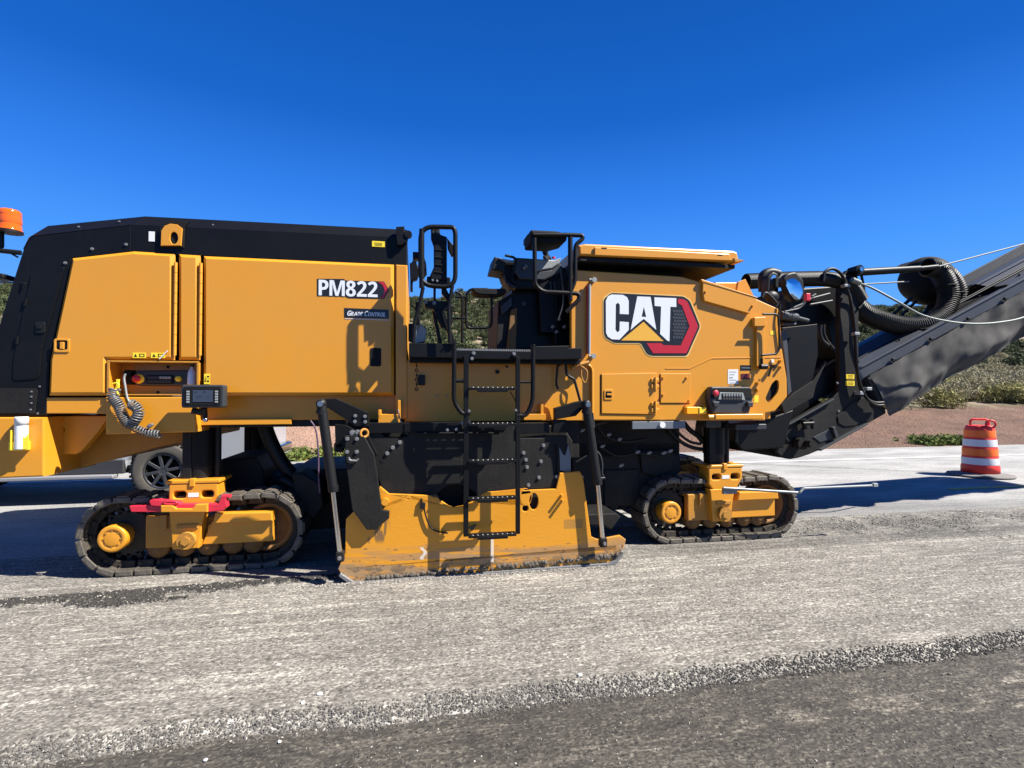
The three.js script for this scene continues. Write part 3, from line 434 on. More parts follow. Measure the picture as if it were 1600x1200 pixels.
// ---------- middle: panel, platform, ladder, handrails, operator station ----------
{
  part('middle_panel', plate([[-0.096,2.013],[1.697,2.035],[1.873,1.95],[1.871,1.397],[-0.094,1.404]], ZM - .1, ZM, .006), M.yellow);
  const deck = part('platform', [box(-0.051, 0.384, 2.019, 2.151, -2.5, -.06, .006), box(0.377, 1.154, 2.01, 2.091, -.12, -.05, .006), box(0.314, 1.256, 2.015, 2.082, -2.5, -.12, .004), plate([[1.15,2.117],[1.169,2.142],[1.501,2.154],[1.5,2.129],[1.633,2.137],[1.632,2.023],[1.15,2.01]], -.5, -.06, .006), box(-0.046, 1.652, 1.98, 2.023, -2.4, -.16, .004)], M.black);
  const teeth = []; for (let k = 0; k < 34; k++) { const x = mix(0.39, 1.143, k / 33); for (const z of [-.07, -.16, -.25, -.34]) teeth.push(box(x - .006, x + .006, 2.089, 2.11, z - .006, z + .006, 0)); }
  part('grip_teeth', teeth, M.steel, deck);
  for (const [x, y] of [[0.553,2.063],[0.944,2.063],[0.535,2.014],[0.944,2.007]]) part('bolt', hexBolt(x, y, -.05, .016, .02), M.boltSteel, deck);
  // ladder
  const zl = .14, yb = 0.387, yt = 2.024, xl = 0.463, xr = 0.943;
  const lad = part('ladder', [box(xl - .022, xl + .022, yb, yt, zl - .018, zl + .018, .004), box(xr - .02, xr + .02, yb, yt, zl - .018, zl + .018, .004), box(xl - .02, xl + .02, yt - .05, yt, -.06, zl, .004), box(xr - .02, xr + .02, yt - .05, yt, -.06, zl, .004)], M.black);
  for (const py of [1.724, 1.398, 1.065, 0.723, 0.389]) {
    const ru = part('rung', [box(xl + .02, xr - .02, py - .012, py + .012, zl - .045, zl - .02, .004), box(xl + .02, xr - .02, py - .012, py + .012, zl + .02, zl + .045, .004), box(xl + .05, xl + .08, py - .008, py + .008, zl - .03, zl + .03, .003), box(xr - .08, xr - .05, py - .008, py + .008, zl - .03, zl + .03, .003), box((xl + xr) / 2 - .015, (xl + xr) / 2 + .015, py - .008, py + .008, zl - .03, zl + .03, .003), box(xl + .1, xr - .1, py - .03, py, zl + .035, zl + .047, .006)], M.black, lad);
    for (let k = 0; k < 9; k++) { const x = mix(xl + .06, xr - .06, k / 8); part('grip_stud', rod([x, py + .01, zl + .032], [x, py + .016, zl + .032], .010, .007, 8), M.steel, ru); }
  }
  part('grab_rail', pipe([[0.356,2.127,0.14],[0.351,1.604,0.14],[0.427,1.494,0.14],[0.497,1.499,0.14]], .021, .09), M.black, lad); part('grab_rail', pipe([[1.09,2.141,0.14],[1.087,1.602,0.14],[1.022,1.471,0.14],[0.931,1.478,0.14]], .021, .09), M.black, lad);
  parts('rail_stay', [rod([0.351,1.796,0.14], [0.461,1.796,0.14], .018), rod([0.937,1.787,0.14], [1.084,1.787,0.14], .012)], M.black, lad);
  bolts(lad, .17, [[0.488,1.523],[0.919,1.526]], .014); part('stay_wire', flex([[0.875,1.698,0.12],[0.911,1.638,0.12],[0.935,1.59,0.12]], .005, 6), M.hose, lad);
  // hose and fittings on the middle panel
  part('chain', [0, 1, 2, 3, 4, 5, 6].map((k) => new THREE.TorusGeometry(.014, .005, 6, 10).rotateY(k % 2 ? 1.4 : .2).translate(0.021, 1.993 - .045 * k, -.2)), M.hose);
  part('hose', flex([[1.499,1.995,-0.255],[1.444,1.961,-0.255],[1.431,1.876,-0.255],[1.427,1.778,-0.255],[1.444,1.725,-0.255]], .012, 8), M.hose); part('bent_pipe', pipe([[1.511,1.998,-0.205],[1.518,1.875,-0.205],[1.551,1.849,-0.205],[1.599,1.83,-0.205],[1.673,1.569,-0.205]], .014, .05), M.hose);
  part('panel_switch', [disc(0.827, 1.901, ZM, ZM + .02, .02), disc(0.926, 1.954, ZM, ZM + .012, .012), box(0.034, 0.103, 1.762, 1.863, ZM, ZM + .03, .004)], M.hose);
  bolts(machine, ZM, [[0.223,1.661],[0.324,1.66],[0.053,1.819],[0.072,1.787]], .01);
  part('pipe_bracket', [box(1.257, 1.284, 1.421, 1.57, ZM, ZM + .1, .004), box(1.078, 1.304, 1.414, 1.474, ZM, ZM + .12, .004), box(-0.331, -0.134, 1.403, 1.485, ZM, ZM + .2, .004), box(-0.153, -0.128, 1.434, 1.618, ZM, ZM + .2, .004), box(-0.331, -0.307, 1.436, 1.527, ZM, ZM + .2, .004)], M.yellow);
  part('wire_loop', flex([[-0.149,1.53,-0.12],[-0.119,1.397,-0.12],[-0.089,1.319,-0.12],[0.017,1.275,-0.12],[0.1,1.25,-0.12],[0.112,1.22,-0.12]], .006, 6), M.plasticLight);
}
// folding seat, handrails and posts behind the hood
{
  const z = .02;
  const rail = part('handrail', [pipe([[0.052,2.677,0.02],[0.051,3.223,0.02],[0.357,3.236,0.02],[0.372,3.183,0.02],[0.373,2.672,0.02]], .022, .12, 10, true), pipe([[0.076,2.66,0.02],[0.041,2.476,0.02],[0.001,2.356,0.02],[-0.01,2.144,0.02]], .018, .05), pipe([[0.346,2.689,0.02],[0.311,2.484,0.02],[0.324,2.15,0.02]], .018, .05), rod([0.062,3.2,0.02], [0.064,2.654,0.02], .024)], M.black);
  const seat = part('folding_seat', plate([[0.148,3.224],[0.228,3.226],[0.235,3.175],[0.297,3.155],[0.298,2.744],[0.147,2.737],[0.141,2.785],[0.176,2.865],[0.175,3.063],[0.149,3.134]], -.08, -.02, .012), M.black, rail);
  for (let k = 0; k < 5; k++) { const p = [[0.181,3.1],[0.288,3.106],[0.182,2.817],[0.289,2.822]]; const y = mix(p[0][1], p[2][1], k / 4); part('rib', rod([p[0][0], y, -.018], [p[1][0], y - .008, -.018], .006, .006, 6), M.black, seat); }
  bolts(seat, -.02, [[0.169,3.189],[0.211,3.192],[0.165,2.738],[0.206,2.734]], .013);
  part('seat_arm', [plate([[0.301,3.146],[0.385,3.053],[0.385,2.992],[0.343,2.978],[0.307,3.049]], -.08, -.03, .006), box(0.112, 0.332, 2.699, 2.78, -.16, -.04, .012)], M.black, rail);
  const mech = part('seat_mechanism', [plate([[0.089,2.549],[0.31,2.556],[0.358,2.509],[0.346,2.46],[0.095,2.489]], -.14, -.05, .006), rod([0.185,2.709,-0.08], [0.185,2.527,-0.08], .012), plate([[0.166,2.489],[0.261,2.492],[0.31,2.313],[0.25,2.299]], -.12, -.06, .006), plate([[0.237,2.46],[0.273,2.467],[0.387,2.15],[0.339,2.137]], -.08, -.03, .004), plate([[0.162,2.463],[0.192,2.464],[0.259,2.16],[0.223,2.154]], -.14, -.1, .004), box(0.31, 0.352, 2.345, 2.556, -.14, -.06, .008), box(0.007, 0.054, 2.33, 2.532, -.12, -.04, .008), plate([[0.247,2.671],[0.288,2.667],[0.342,2.561],[0.306,2.541],[0.247,2.617]], -.06, 0, .006)], M.black, rail);
  bolts(mech, -.05, [[0.181,2.531],[0.101,2.537]], .02); bolts(mech, -.03, [[0.321,2.173],[0.332,2.578]], .012);
  part('lamp_box', plate([[0.007,2.334],[0.049,2.353],[0.115,2.288],[0.098,2.178],[0.002,2.146]], -.3, -.12, .01), M.plasticLight, rail);
  part('lamp_housing', [box(-0.058, 0.014, 2.185, 2.348, -.3, -.16, .01), box(-0.019, 0.047, 2.951, 3.015, -.2, -.08, .008), plate([[-0.048,2.904],[0.011,2.931],[0.047,2.836],[0.024,2.762],[-0.041,2.735]], -.18, -.08, .008), box(-0.042, -0.017, 2.649, 2.739, -.18, -.1, .006), plate([[0.076,3.003],[0.106,2.901],[0.112,2.805],[0.077,2.767]], -.12, -.06, .004)], M.black, rail);
  part('cable', [flex([[-0.001,2.955,-0.1],[-0.024,2.905,-0.1],[-0,2.858,-0.1],[0.035,2.829,-0.1]], .006, 6), flex([[-0.046,2.509,-0.02],[0.013,2.451,-0.02],[0.042,2.363,-0.02],[0.025,2.244,-0.02]], .006, 6), flex([[0.25,2.495,-0.06],[0.239,2.374,-0.06],[0.293,2.284,-0.06],[0.329,2.255,-0.06]], .008, 6)], M.hose, rail);
  part('side_rail', [pipe([[0.395,2.693,-0.3],[0.452,2.676,-0.3],[0.468,2.632,-0.3],[0.466,2.184,-0.3]], .014, .05), pipe([[0.364,2.43,-0.3],[0.498,2.434,-0.3]], .014), pipe([[0.395,2.642,-0.3],[0.516,2.647,-0.3]], .014), pipe([[0.504,2.383,-0.3],[0.504,2.659,-0.3],[0.542,2.725,-0.3],[0.762,2.733,-0.3],[0.763,2.344,-0.3],[0.53,2.332,-0.3]], .014, .06, 8, true)], M.black);
  part('arm_pad', plate(rounded([[0.569,2.728],[0.911,2.735],[0.917,2.703],[0.82,2.667],[0.626,2.667],[0.575,2.69]], .02), -.45, -.25, .01), M.rubber);
}
// console and dash
{
  const zc = -.62, con = part('console', [plate([[1.034,2.808],[1.521,2.826],[1.52,2.171],[1.006,2.163]], -1.5, zc, .012)], M.black);
  part('console_side', plate([[0.887,2.678],[1.034,2.766],[1.041,2.163],[0.866,2.16]], -1.35, zc - .02, .006), M.blackDirty, con);
  part('console_trim', plate([[1.018,2.583],[1.088,2.606],[1.074,2.163],[0.976,2.161]], -.66, -.605, .004), M.rollerBrown, con);
  part('console_panel', plate([[0.913,2.622],[1.025,2.722],[1.032,2.625],[0.92,2.525]], -.64, -.6, .004), M.plasticGrey, con);
  part('console_lamp', disc(1.161, 2.652, zc, zc + .02, .024), M.plasticGrey, con);
  const ped = part('pedestal', [plate([[1.046,2.784],[1.645,2.807],[1.66,2.995],[1.445,3.124],[1.15,3.041],[1.011,2.946]], -1.3, -.5, .02), box(1.473, 1.649, 2.138, 2.77, -1.4, -.45, .01), plate([[1.299,2.872],[1.461,2.906],[1.567,2.883],[1.595,2.332],[1.326,2.326]], -.6, -.48, .01)], M.black);
  part('dash', plate([[1.264,3.109],[1.46,3.105],[1.545,3.136],[1.516,3.066],[1.431,3.008],[1.263,2.973]], -1.2, -.45, .015), M.plasticLight, ped); part('dash_shell', plate([[1.003,2.99],[1.038,3.114],[1.266,3.111],[1.266,2.975],[1.434,3.003],[1.533,3.077],[1.562,2.988],[1.35,2.883],[1.086,2.886]], -1.1, -.46, .015), M.plasticGrey, ped);
  part('joystick', [flex([[1.448,3.169,-0.7],[1.434,3.24,-0.7],[1.412,3.296,-0.7]], .025, 10, 12), new THREE.SphereGeometry(.035, 12, 10).scale(1, 1.6, 1).translate(...[1.426,3.268,-0.7]), rod([1.426,3.168,-0.7], [1.478,3.199,-0.7], .05, .03)], M.rubber, ped);
  part('stop_button', rod([1.494,3.159,-0.6], [1.494,3.177,-0.6], .02), M.red, ped);
  const mon = part('monitor', plate([[0.813,3.099],[0.935,3.078],[0.921,2.944],[0.78,2.961]], -.75, -.42, .012), M.hose); part('monitor_cap', plate([[0.852,3.081],[1.035,3.06],[1.021,3.039],[0.926,3.042]], -.7, -.4, .004), M.plasticLight, mon); part('monitor_guard', pipe([[0.914,3.106,-0.38],[1.008,3.091,-0.38],[1.032,3.066,-0.38],[1.002,2.938,-0.38],[0.988,2.891,-0.38]], .013, .05), M.black, mon);
  part('monitor_back', [plate([[0.901,3.077],[1.052,3.057],[1.094,2.922],[1.025,2.817],[0.942,2.889],[0.915,2.969]], -.8, -.5, .01), pipe([[0.906,2.93,-0.45],[0.947,2.851,-0.45],[1.001,2.806,-0.45]], .03, .05)], M.black, mon);
  part('loom', [flex([[0.911,2.905,-0.4],[0.924,2.839,-0.4],[0.992,2.795,-0.4],[1.033,2.784,-0.4]], .012, 6), flex([[0.884,2.877,-0.4],[0.857,2.863,-0.4]], .006, 6), flex([[1.404,2.859,-0.4],[1.41,2.778,-0.4],[1.397,2.75,-0.4]], .008, 6), flex([[1.445,2.861,-0.4],[1.452,2.78,-0.4],[1.438,2.752,-0.4]], .008, 6), flex([[1.501,2.987,-0.35],[1.528,2.651,-0.35],[1.472,2.448,-0.35]], .01, 6)], M.plasticGrey, ped);
  for (const [x, y] of [[1.123,2.991],[1.137,3.005],[1.428,2.378],[1.47,2.325],[1.554,2.381],[1.498,2.462]]) part('fitting', rod([x, y, -.44], [x + .02, y + .015, -.42], .018), M.steel, ped);
  // guard frame with padded top
  const zg = -.1, gd = part('guard_rail', [pipe([[1.16,3.216,-0.1],[1.166,2.746,-0.1],[1.244,2.686,-0.1],[1.534,2.684,-0.1],[1.621,2.681,-0.1],[1.621,2.623,-0.1],[1.48,2.49,-0.1]], .022, .09), pipe([[1.529,3.25,-0.1],[1.527,2.607,-0.1]], .024), pipe([[1.147,3.247,-0.1],[1.509,3.268,-0.1],[1.663,3.271,-0.1],[1.656,3.231,-0.1],[1.582,3.175,-0.1],[1.578,2.801,-0.1],[1.527,2.697,-0.1]], .022, .06)], M.black);
  part('head_pad', plate(rounded([[1.126,3.306],[1.408,3.31],[1.508,3.281],[1.501,3.216],[1.362,3.172],[1.126,3.175]], .02), -.42, -.12, .02), M.rubber, gd); part('pad_bracket', box(1.133, 1.187, 3.251, 3.314, -.5, -.3, .006), M.black, gd);
  part('rear_bulkhead', plate([[1.473,2.873],[1.644,3.072],[1.744,3.022],[1.742,2.126],[1.472,2.122]], -2.4, -.45, .01), M.blackDirty);
}
// ---------- front body, canopy lid and fittings ----------
{
  const out = [[1.597,2.972],[2.85,2.953],[3.094,2.9],[3.76,2.74],[4.034,2.641],[4.061,2.511],[4.078,2.185],[4.136,1.846],[4.137,1.643],[3.981,1.482],[3.859,1.458],[3.858,1.379],[1.823,1.399],[1.825,1.947],[1.685,2.006],[1.595,2.005]];
  const eye = rounded([[3.853,1.644],[3.936,1.805],[3.997,1.851],[4.042,1.833],[4.049,1.761],[4.031,1.689],[3.923,1.576],[3.898,1.563],[3.853,1.608]], .03);
  const body = part('front_body', plate(out, ZH - .04, ZH, .012, [eye]), M.yellow);
  part('body_shell', plate([[1.625,2.954],[2.85,2.939],[3.093,2.879],[3.759,2.711],[3.944,2.638],[3.955,1.392],[1.858,1.412],[1.86,1.948],[1.623,2.005]], ZF, ZH - .04, .01), M.yellow, body);
  part('opening_back', plate(eye, ZH - .039, ZH - .037, 0), M.rubber, body);
  part('body_edge', pipe([[1.685,1.986,-0.3],[1.797,1.981,-0.3],[1.828,1.934,-0.3],[1.827,1.412,-0.3]], .012, .05), M.yellow, body);
  // hatch with two hinges, square cover with four screws
  const hatch = part('hatch_door', plate([[1.928,1.885],[2.549,1.901],[2.532,1.57],[2.483,1.459],[1.926,1.472]], ZH, ZH + .012, .004), M.yellow, body);
  part('hatch_gap', [plate([[1.916,1.88],[1.926,1.88],[1.925,1.473],[2.491,1.459],[2.491,1.453],[1.929,1.464],[1.915,1.474]], ZH, ZH + .003, 0)], M.rubber, hatch);
  { const [x, y] = [[2,1.669]][0]; part('latch_frame', plate(rounded(rect(x - .05, x + .05, y - .055, y + .055), .02), ZH + .012, ZH + .02, .004), M.yellow, hatch); part('latch_pocket', plate(rounded(rect(x - .034, x + .034, y - .034, y + .034), .01), ZH + .02, ZH + .021, 0), M.rubber, hatch); part('latch_lever', box(x - .022, x + .03, y - .008, y + .012, ZH + .02, ZH + .03, .004), M.yellow, hatch); }
  for (const [x, y] of [[2.522,1.789],[2.521,1.536]]) part('hinge', [plate(rounded(rect(x - .045, x + .045, y + .012, y + .055), .012), ZH + .012, ZH + .03, .006), plate(rounded(rect(x - .045, x + .045, y - .055, y - .012), .012), ZH + .012, ZH + .03, .006), rod([x, y - .065, ZH + .03], [x, y + .065, ZH + .03], .013)], M.yellow, hatch);
  const cov = part('inspection_cover', plate([[2.593,1.895],[2.949,1.898],[2.939,1.578],[2.592,1.579]], ZH, ZH + .01, .004), M.yellow, body);
  part('cover_gap', plate([[2.583,1.876],[2.59,1.876],[2.59,1.578],[2.936,1.577],[2.936,1.57],[2.581,1.573]], ZH, ZH + .003, 0), M.rubber, cov);
  for (const [x, y] of [[2.618,1.849],[2.892,1.85],[2.617,1.666],[2.921,1.603]]) part('bolt', hexBolt(x, y, ZH + .01, .012, .02), M.yellow, cov);
  // angled hood cover with screws
  const wing = part('angled_cover', plate([[3.083,2.906],[3.741,2.754],[3.726,2.699],[3.646,2.563],[3.099,2.686],[3.077,2.776]], ZH, ZH + .035, .008), M.yellow, body);
  part('cover_lip', plate([[3.061,2.925],[3.75,2.749],[3.741,2.742],[3.069,2.895]], ZH - .02, ZH + .04, .004), M.yellow, wing);
  for (const [x, y] of [[3.109,2.787],[3.679,2.652]]) part('bolt', hexBolt(x, y, ZH + .035, .012, .02), M.yellow, wing);
  // weld seams and sub-panel line
  part('panel_seam', plate([[3.197,2.074],[4.061,2.095],[4.061,2.082],[3.206,2.062],[2.938,1.947],[2.656,1.945],[2.656,1.953],[2.934,1.956]], ZH, ZH + .004, .001), M.yellow, body);
  // sight gauge tube between two caps
  const ga = part('sight_gauge', [rod([1.782,2.809,-0.25], [1.776,2.09,-0.25], .016)], M.plasticLight, body);
  part('gauge_guard', box(1.764, 1.773, 2.092, 2.812, ZH, ZH + .05, .002), M.red, ga);
  for (const p of [[1.831,2.861,-0.25], [1.821,2.068,-0.25]]) part('gauge_cap', [rod([p[0], p[1], ZH], [p[0], p[1], ZH + .07], .026), rod([p[0], p[1], ZH + .05], [p[0] - .05, p[1], ZH + .05], .014)], M.plasticLight, ga);
  part('hose_fitting', [rod([1.634,1.969,-0.25], [1.772,2.004,-0.25], .02), flex([[1.665,1.976,-0.24],[1.748,1.911,-0.24],[1.727,1.792,-0.24],[1.692,1.844,-0.24],[1.686,1.923,-0.24]], .007, 6), rod([1.579,1.936,-0.25], [1.669,1.99,-0.25], .024)], M.yellowDirty, body);
  // front post bracket, switch block, clamps
  part('post_bracket', [plate([[3.692,2.522],[3.834,2.533],[3.833,2.427],[3.691,2.424]], ZH, ZH + .055, .006), plate([[3.736,2.431],[3.831,2.434],[3.827,1.985],[3.731,1.984]], ZH, ZH + .035, .004)], M.yellow, body);
  part('lock_rod', pipe([[3.748,2.549,-0.18],[3.93,2.554,-0.18],[3.946,2.491,-0.18],[3.95,2.173,-0.18],[3.91,2.116,-0.18],[3.728,2.099,-0.18]], .012, .06), M.hose, body);
  part('clamp', [rod([3.741,1.975,-0.22], [3.82,1.976,-0.22], .03), rod([3.757,2.067,-0.22], [3.756,1.962,-0.22], .014), disc(3.945, 1.982, ZH, ZH + .06, .022), rod([3.899,1.978,-0.24], [3.85,1.871,-0.23], .01)], M.hose, body);
  part('clip', box(3.93, 3.962, 2.025, 2.061, ZH, ZH + .015, .003), M.whitePaint, body);
  for (const [x, y] of [[3.754,1.796],[3.748,1.715],[4.045,2.045],[4.044,1.977]]) part('bolt', hexBolt(x, y, ZH, .017, .04), M.yellow, body);
  part('label_sheet', film([[3.398,1.946],[3.522,1.949],[3.523,1.788],[3.396,1.784]], ZH), M.whitePaint, body);
  part('label_print', [0, 1, 2, 3, 4, 5].map((k) => { const p = [[3.414,1.922],[3.498,1.923]]; return box(p[0][0], p[1][0] - (k % 3) * .02, p[0][1] - k * .03 - (k === 2 ? .012 : .006), p[0][1] - k * .03, ZH + .002, ZH + .0035, 0); }), M.plasticLight, body);
  const pl = part('name_plate', film([[3.55,1.995],[3.681,1.995],[3.681,1.938],[3.549,1.935]], ZH), vinyl.black, body); part('plate_line', film([[3.562,1.971],[3.674,1.97],[3.674,1.959],[3.562,1.96]], ZH + .0025), M.silverTape, pl);
  const rp = part('serial_plate', film([[3.555,1.9],[3.666,1.902],[3.665,1.838],[3.554,1.836]], ZH), std(lin(.09, .012, .012), .4), body); part('plate_line', film([[3.601,1.879],[3.645,1.881],[3.645,1.861],[3.601,1.86]], ZH + .0025), vinyl.red, rp);
  part('warning_sticker', film([[3.721,1.66],[3.773,1.66],[3.77,1.58],[3.718,1.58]], ZH), M.stickerYellow, body); part('warning_sticker', film([[3.928,2.386],[3.991,2.387],[3.988,2.343],[3.929,2.342]], ZH), M.stickerYellow, body);
  // side marker lamp
  const lp = part('marker_lamp', box(2.861, 3.093, 1.459, 1.536, ZH, ZH + .07, .008), M.reflector, body); part('lamp_lens', box(3.003, 3.086, 1.466, 1.532, ZH + .02, ZH + .078, .006), M.stickerYellow, lp);
  // keypad case
  const kz = ZH + .1, cs = part('keypad_case', plate(rounded([[3.134,1.755],[3.612,1.753],[3.638,1.627],[3.589,1.453],[3.148,1.463],[3.107,1.62]], .02), ZH, kz, .02), M.plasticGrey, body);
  part('case_face', plate(rounded([[3.146,1.741],[3.604,1.741],[3.625,1.623],[3.121,1.628]], .015), kz, kz + .006, .003), M.rubber, cs);
  part('keypad_frame', plate([[3.226,1.693],[3.504,1.688],[3.528,1.61],[3.206,1.615]], kz + .004, kz + .014, .003), M.plasticLight, cs); part('keypad', plate([[3.247,1.681],[3.487,1.68],[3.488,1.614],[3.246,1.616]], kz + .012, kz + .018, .002), M.rubber, cs);
  for (let r = 0; r < 3; r++) for (let k = 0; k < 7; k++) { const p = [[3.271,1.664],[3.463,1.623]]; const x = mix(p[0][0], p[1][0], k / 6), y = mix(p[0][1], p[1][1], r / 2); part('key', box(x - .011, x + .011, y - .008, y + .008, kz + .016, kz + .021, .002), r ? M.plasticGrey : M.plasticLight, cs); }
  part('stop_button', latheZ([[0, .04], [.022, .038], [.032, .03], [.032, .022], [.014, .02], [.014, 0]], 3.171, 1.684, kz), M.red, cs);
  for (const q of [[[3.14,1.594],[3.211,1.594],[3.206,1.542],[3.149,1.538]], [[3.547,1.593],[3.62,1.588],[3.61,1.531],[3.551,1.536]]]) part('case_catch', plate(q, kz, kz + .03, .008), M.plasticGrey, cs);
  part('case_shelf', [box(3.142, 3.714, 1.403, 1.459, ZH, ZH + .16, .008), rod([3.077,1.427,-0.18], [3.152,1.426,-0.18], .03)], M.yellow, body);
  part('fold_step', [box(3.527, 3.911, 1.275, 1.337, -.6, -.35, .01), box(3.182, 3.368, 1.303, 1.397, -.6, -.38, .01)], M.plasticGrey);
  part('level_scale', box(2.27, 2.88, 1.303, 1.382, ZH - .02, ZH + .005, .003), M.silverTape);
  part('scale_dial', disc(2.605, 1.345, ZH, ZH + .03, .032), M.whitePaint, machine.children[machine.children.length - 1]);
}
// canopy lid with turned-down edge, hollow below
{
  const zr = -.22, near = [[1.655,3.207],[1.724,3.228],[3.424,3.244],[3.47,3.229],[3.493,3.138],[3.454,3.122],[1.662,3.102]], top = [...near];
  const can = part('canopy', plate(near, ZF + .05, zr, .02), M.yellow);
  part('canopy_rim', plate([[1.821,3.191],[3.363,3.2],[3.386,3.125],[1.82,3.104]], zr, zr + .02, .008), M.yellow, can);
  part('canopy_corner', plate([[3.423,3.163],[3.555,3.138],[3.438,3.115]], ZF + .05, zr + .01, .003), M.yellowDirty, can);
  for (const [x, y] of [[1.925,3.19],[3.248,3.187]]) part('rim_slot', box(x - .03, x + .03, y - .014, y, zr + .012, zr + .022, .003), M.hose, can);
  part('canopy_liner', [box(1.682, 3.454, 3.098 - .045, 3.098 - .004, ZF + .1, -.24, .003), box(1.723, 3.004, 2.9, 3.118, ZF + .3, ZH - .25, .01), rod([3.548,3.161,-0.5], [4.819,3.692,-2.4], .03)], M.blackDirty, can);
  part('front_cowl', [plate([[3.507,3.024],[3.937,3.041],[4.111,2.835],[3.505,2.815]], -2.2, -.8, .01), plate([[3.746,2.998],[3.839,3.033],[3.964,2.802],[3.712,2.846]], -.64, -.6, .004)], M.yellow);
}
// ---------- cutter housing side: yellow side plate, black plates, rams ----------
{
  const eyeHole = (z) => ellipse(...z, .001, .001);
  const low = [[-0.663,0.118],[-0.604,0.256],[-0.597,0.557],[-0.301,0.838],[-0.222,0.769],[0.135,0.741],[0.193,0.716],[0.264,0.677],[0.323,0.634],[0.382,0.622],[0.453,0.634],[0.537,0.667],[0.597,0.712],[0.67,0.752],[0.972,0.756],[1.35,0.758],[1.389,0.911],[1.59,0.918],[1.622,0.867],[1.706,0.278],[1.772,0.249],[2.005,0.278],[2.065,0.234],[2.051,0.165],[1.957,0.057],[1.89,0.011],[-0.531,0.001],[-0.63,0.053]];
  // scuffed paint: mud smears and rubbed streaks low down, a soot run under the arm, a faded rectangle; clean paint above
  const U = (() => { const W = 1024, H = 384, R = rng(17), chips = []; for (let k = 0; k < 260; k++) chips.push([R() * W, R() * R() * 130, 2 + R() * 7, 1 + R() * 2.5]); const mark = new Float32Array(W * H); for (const [x, y, a, b] of chips) for (let j = -3; j <= 3; j++) for (let i = -10; i <= 10; i++) { const p = Math.round(x + i), q = Math.round(y + j); if (p >= 0 && p < W && q >= 0 && q < H && (i / a) ** 2 + (j / b) ** 2 < 1) mark[q * W + p] = 1; }
    const t = colourTexture(W, H, (i, j) => { const u = i / W, v = j / H, sm = fbm(i / 130, j / 14, 401, 5), bl = fbm(i / 60, j / 40, 405, 4), gr = hash(i, j, 409), line = .20 + .10 * (fbm(i / 110, 3, 411, 3) - .5);
      let c = [.60, .252, .010]; const to = (d, k) => { k = clamp(k); c = c.map((p, n) => mix(p, d[n], k)); };
      to([.34, .19, .075], .92 * smooth(.36, .56, sm) * smooth(line + .16, line - .02, v)); to([.30, .19, .095], .85 * smooth(.50, .60, bl * .5 + sm * .5) * smooth(line, line - .08, v)); to([.12, .085, .05], .8 * smooth(.54, .62, fbm(i / 40, j / 22, 415, 4)) * smooth(line - .03, line - .12, v));
      to([.05, .045, .04], .75 * smooth(.52, .62, fbm(i / 9, j / 70, 421, 3)) * smooth(.075, .09, u) * smooth(.17, .15, u) * smooth(.33, .40, v) * smooth(.70, .62, v));
      if (u > .765 && u < .835 && v > .40 && v < .50) to([.28, .145, .03], .55 + .3 * bl); if (mark[j * W + i]) to([.09, .065, .045], .6); to([.5, .3, .1], (gr > .985 ? .3 : 0)); if (Math.abs(u - .275 - .006 * Math.sin(v * 60)) < .006 && v > .17 && v < .29) to([.62, .58, .52], .8); if (Math.abs(u - .508) < .006 && v > .10 && v < .40) to([.66, .60, .5], .75); return c; }); t.wrapS = t.wrapT = THREE.ClampToEdgeWrapping; return t; })();
  const geo = plate(low, -.03, 0, .006, [ellipse(1.053, 0.692, .05, .075, 18, .1), ellipse(1.128, 0.646, .045, .08, 18), ellipse(1.046, 0.583, .03), ellipse(-0.091, 0.726, .017), ellipse(-0.048, 0.728, .017), ellipse(2.014, 0.167, .014), ellipse(1.977, 0.163, .014)]);
  geo.computeBoundingBox(); { const b = geo.boundingBox, P = geo.attributes.position, T = geo.attributes.uv; for (let i = 0; i < P.count; i++) T.setXY(i, (P.getX(i) - b.min.x) / (b.max.x - b.min.x), (P.getY(i) - b.min.y) / (b.max.y - b.min.y)); }
  const side = part('side_plate', geo, new THREE.MeshPhysicalMaterial({ map: U, roughness: .42, clearcoat: .25, clearcoatRoughness: .3, bumpMap: paintBump, bumpScale: .001 }));
  part('skid_runner', [plate([[-0.653,0.065],[-0.544,-0.027],[1.944,0.002],[2.025,0.088],[2.025,0.113],[1.945,0.049],[1.872,0.022],[-0.527,0.006],[-0.637,0.087]], -.05, .035, .004)], M.steel, side);
  part('runner_mud', (() => { const R = rng(23), L = []; for (let k = 0; k < 240; k++) { const t = R(), x = mix(-0.431, 1.984, t), y = .012 + .05 * t + R() * .03 * (.4 + t); L.push(new THREE.IcosahedronGeometry(.008 + R() * .02, 0).scale(1, .7, .6).rotateZ(R() * 3).translate(x, y, .008 + R() * .012)); } return L; })(), std(lin(.10, .085, .066), .95), side);
  part('lug', disc(-0.255, 0.704, -.01, .05, .032), M.yellow, side); part('lug', [disc(1.401, 0.694, 0, .06, .014), disc(1.408, 0.645, 0, .06, .014)], M.yellow, side);
  parts('chain_hook', [flex([[0.082,0.683,0.02],[0.106,0.565,0.02],[0.146,0.464,0.02],[0.193,0.421,0.02],[0.31,0.391,0.02]], .008, 6), plate([[0.053,0.626],[0.07,0.724],[0.082,0.683],[0.105,0.676],[0.1,0.624]], 0, .03, .004), plate([[0.5,0.429],[0.577,0.455],[0.535,0.398]], 0, .02, .003)], M.hose, side);
  bolts(side, 0, [[1.622,0.867]], .01);
  // black chamber plate behind, with a dark drum opening
  const hole = [[0.201,0.739],[0.255,0.791],[0.326,0.825],[0.398,0.831],[0.471,0.814],[0.544,0.775],[0.599,0.725],[0.556,0.641],[0.483,0.596],[0.387,0.588],[0.303,0.61],[0.243,0.666]];
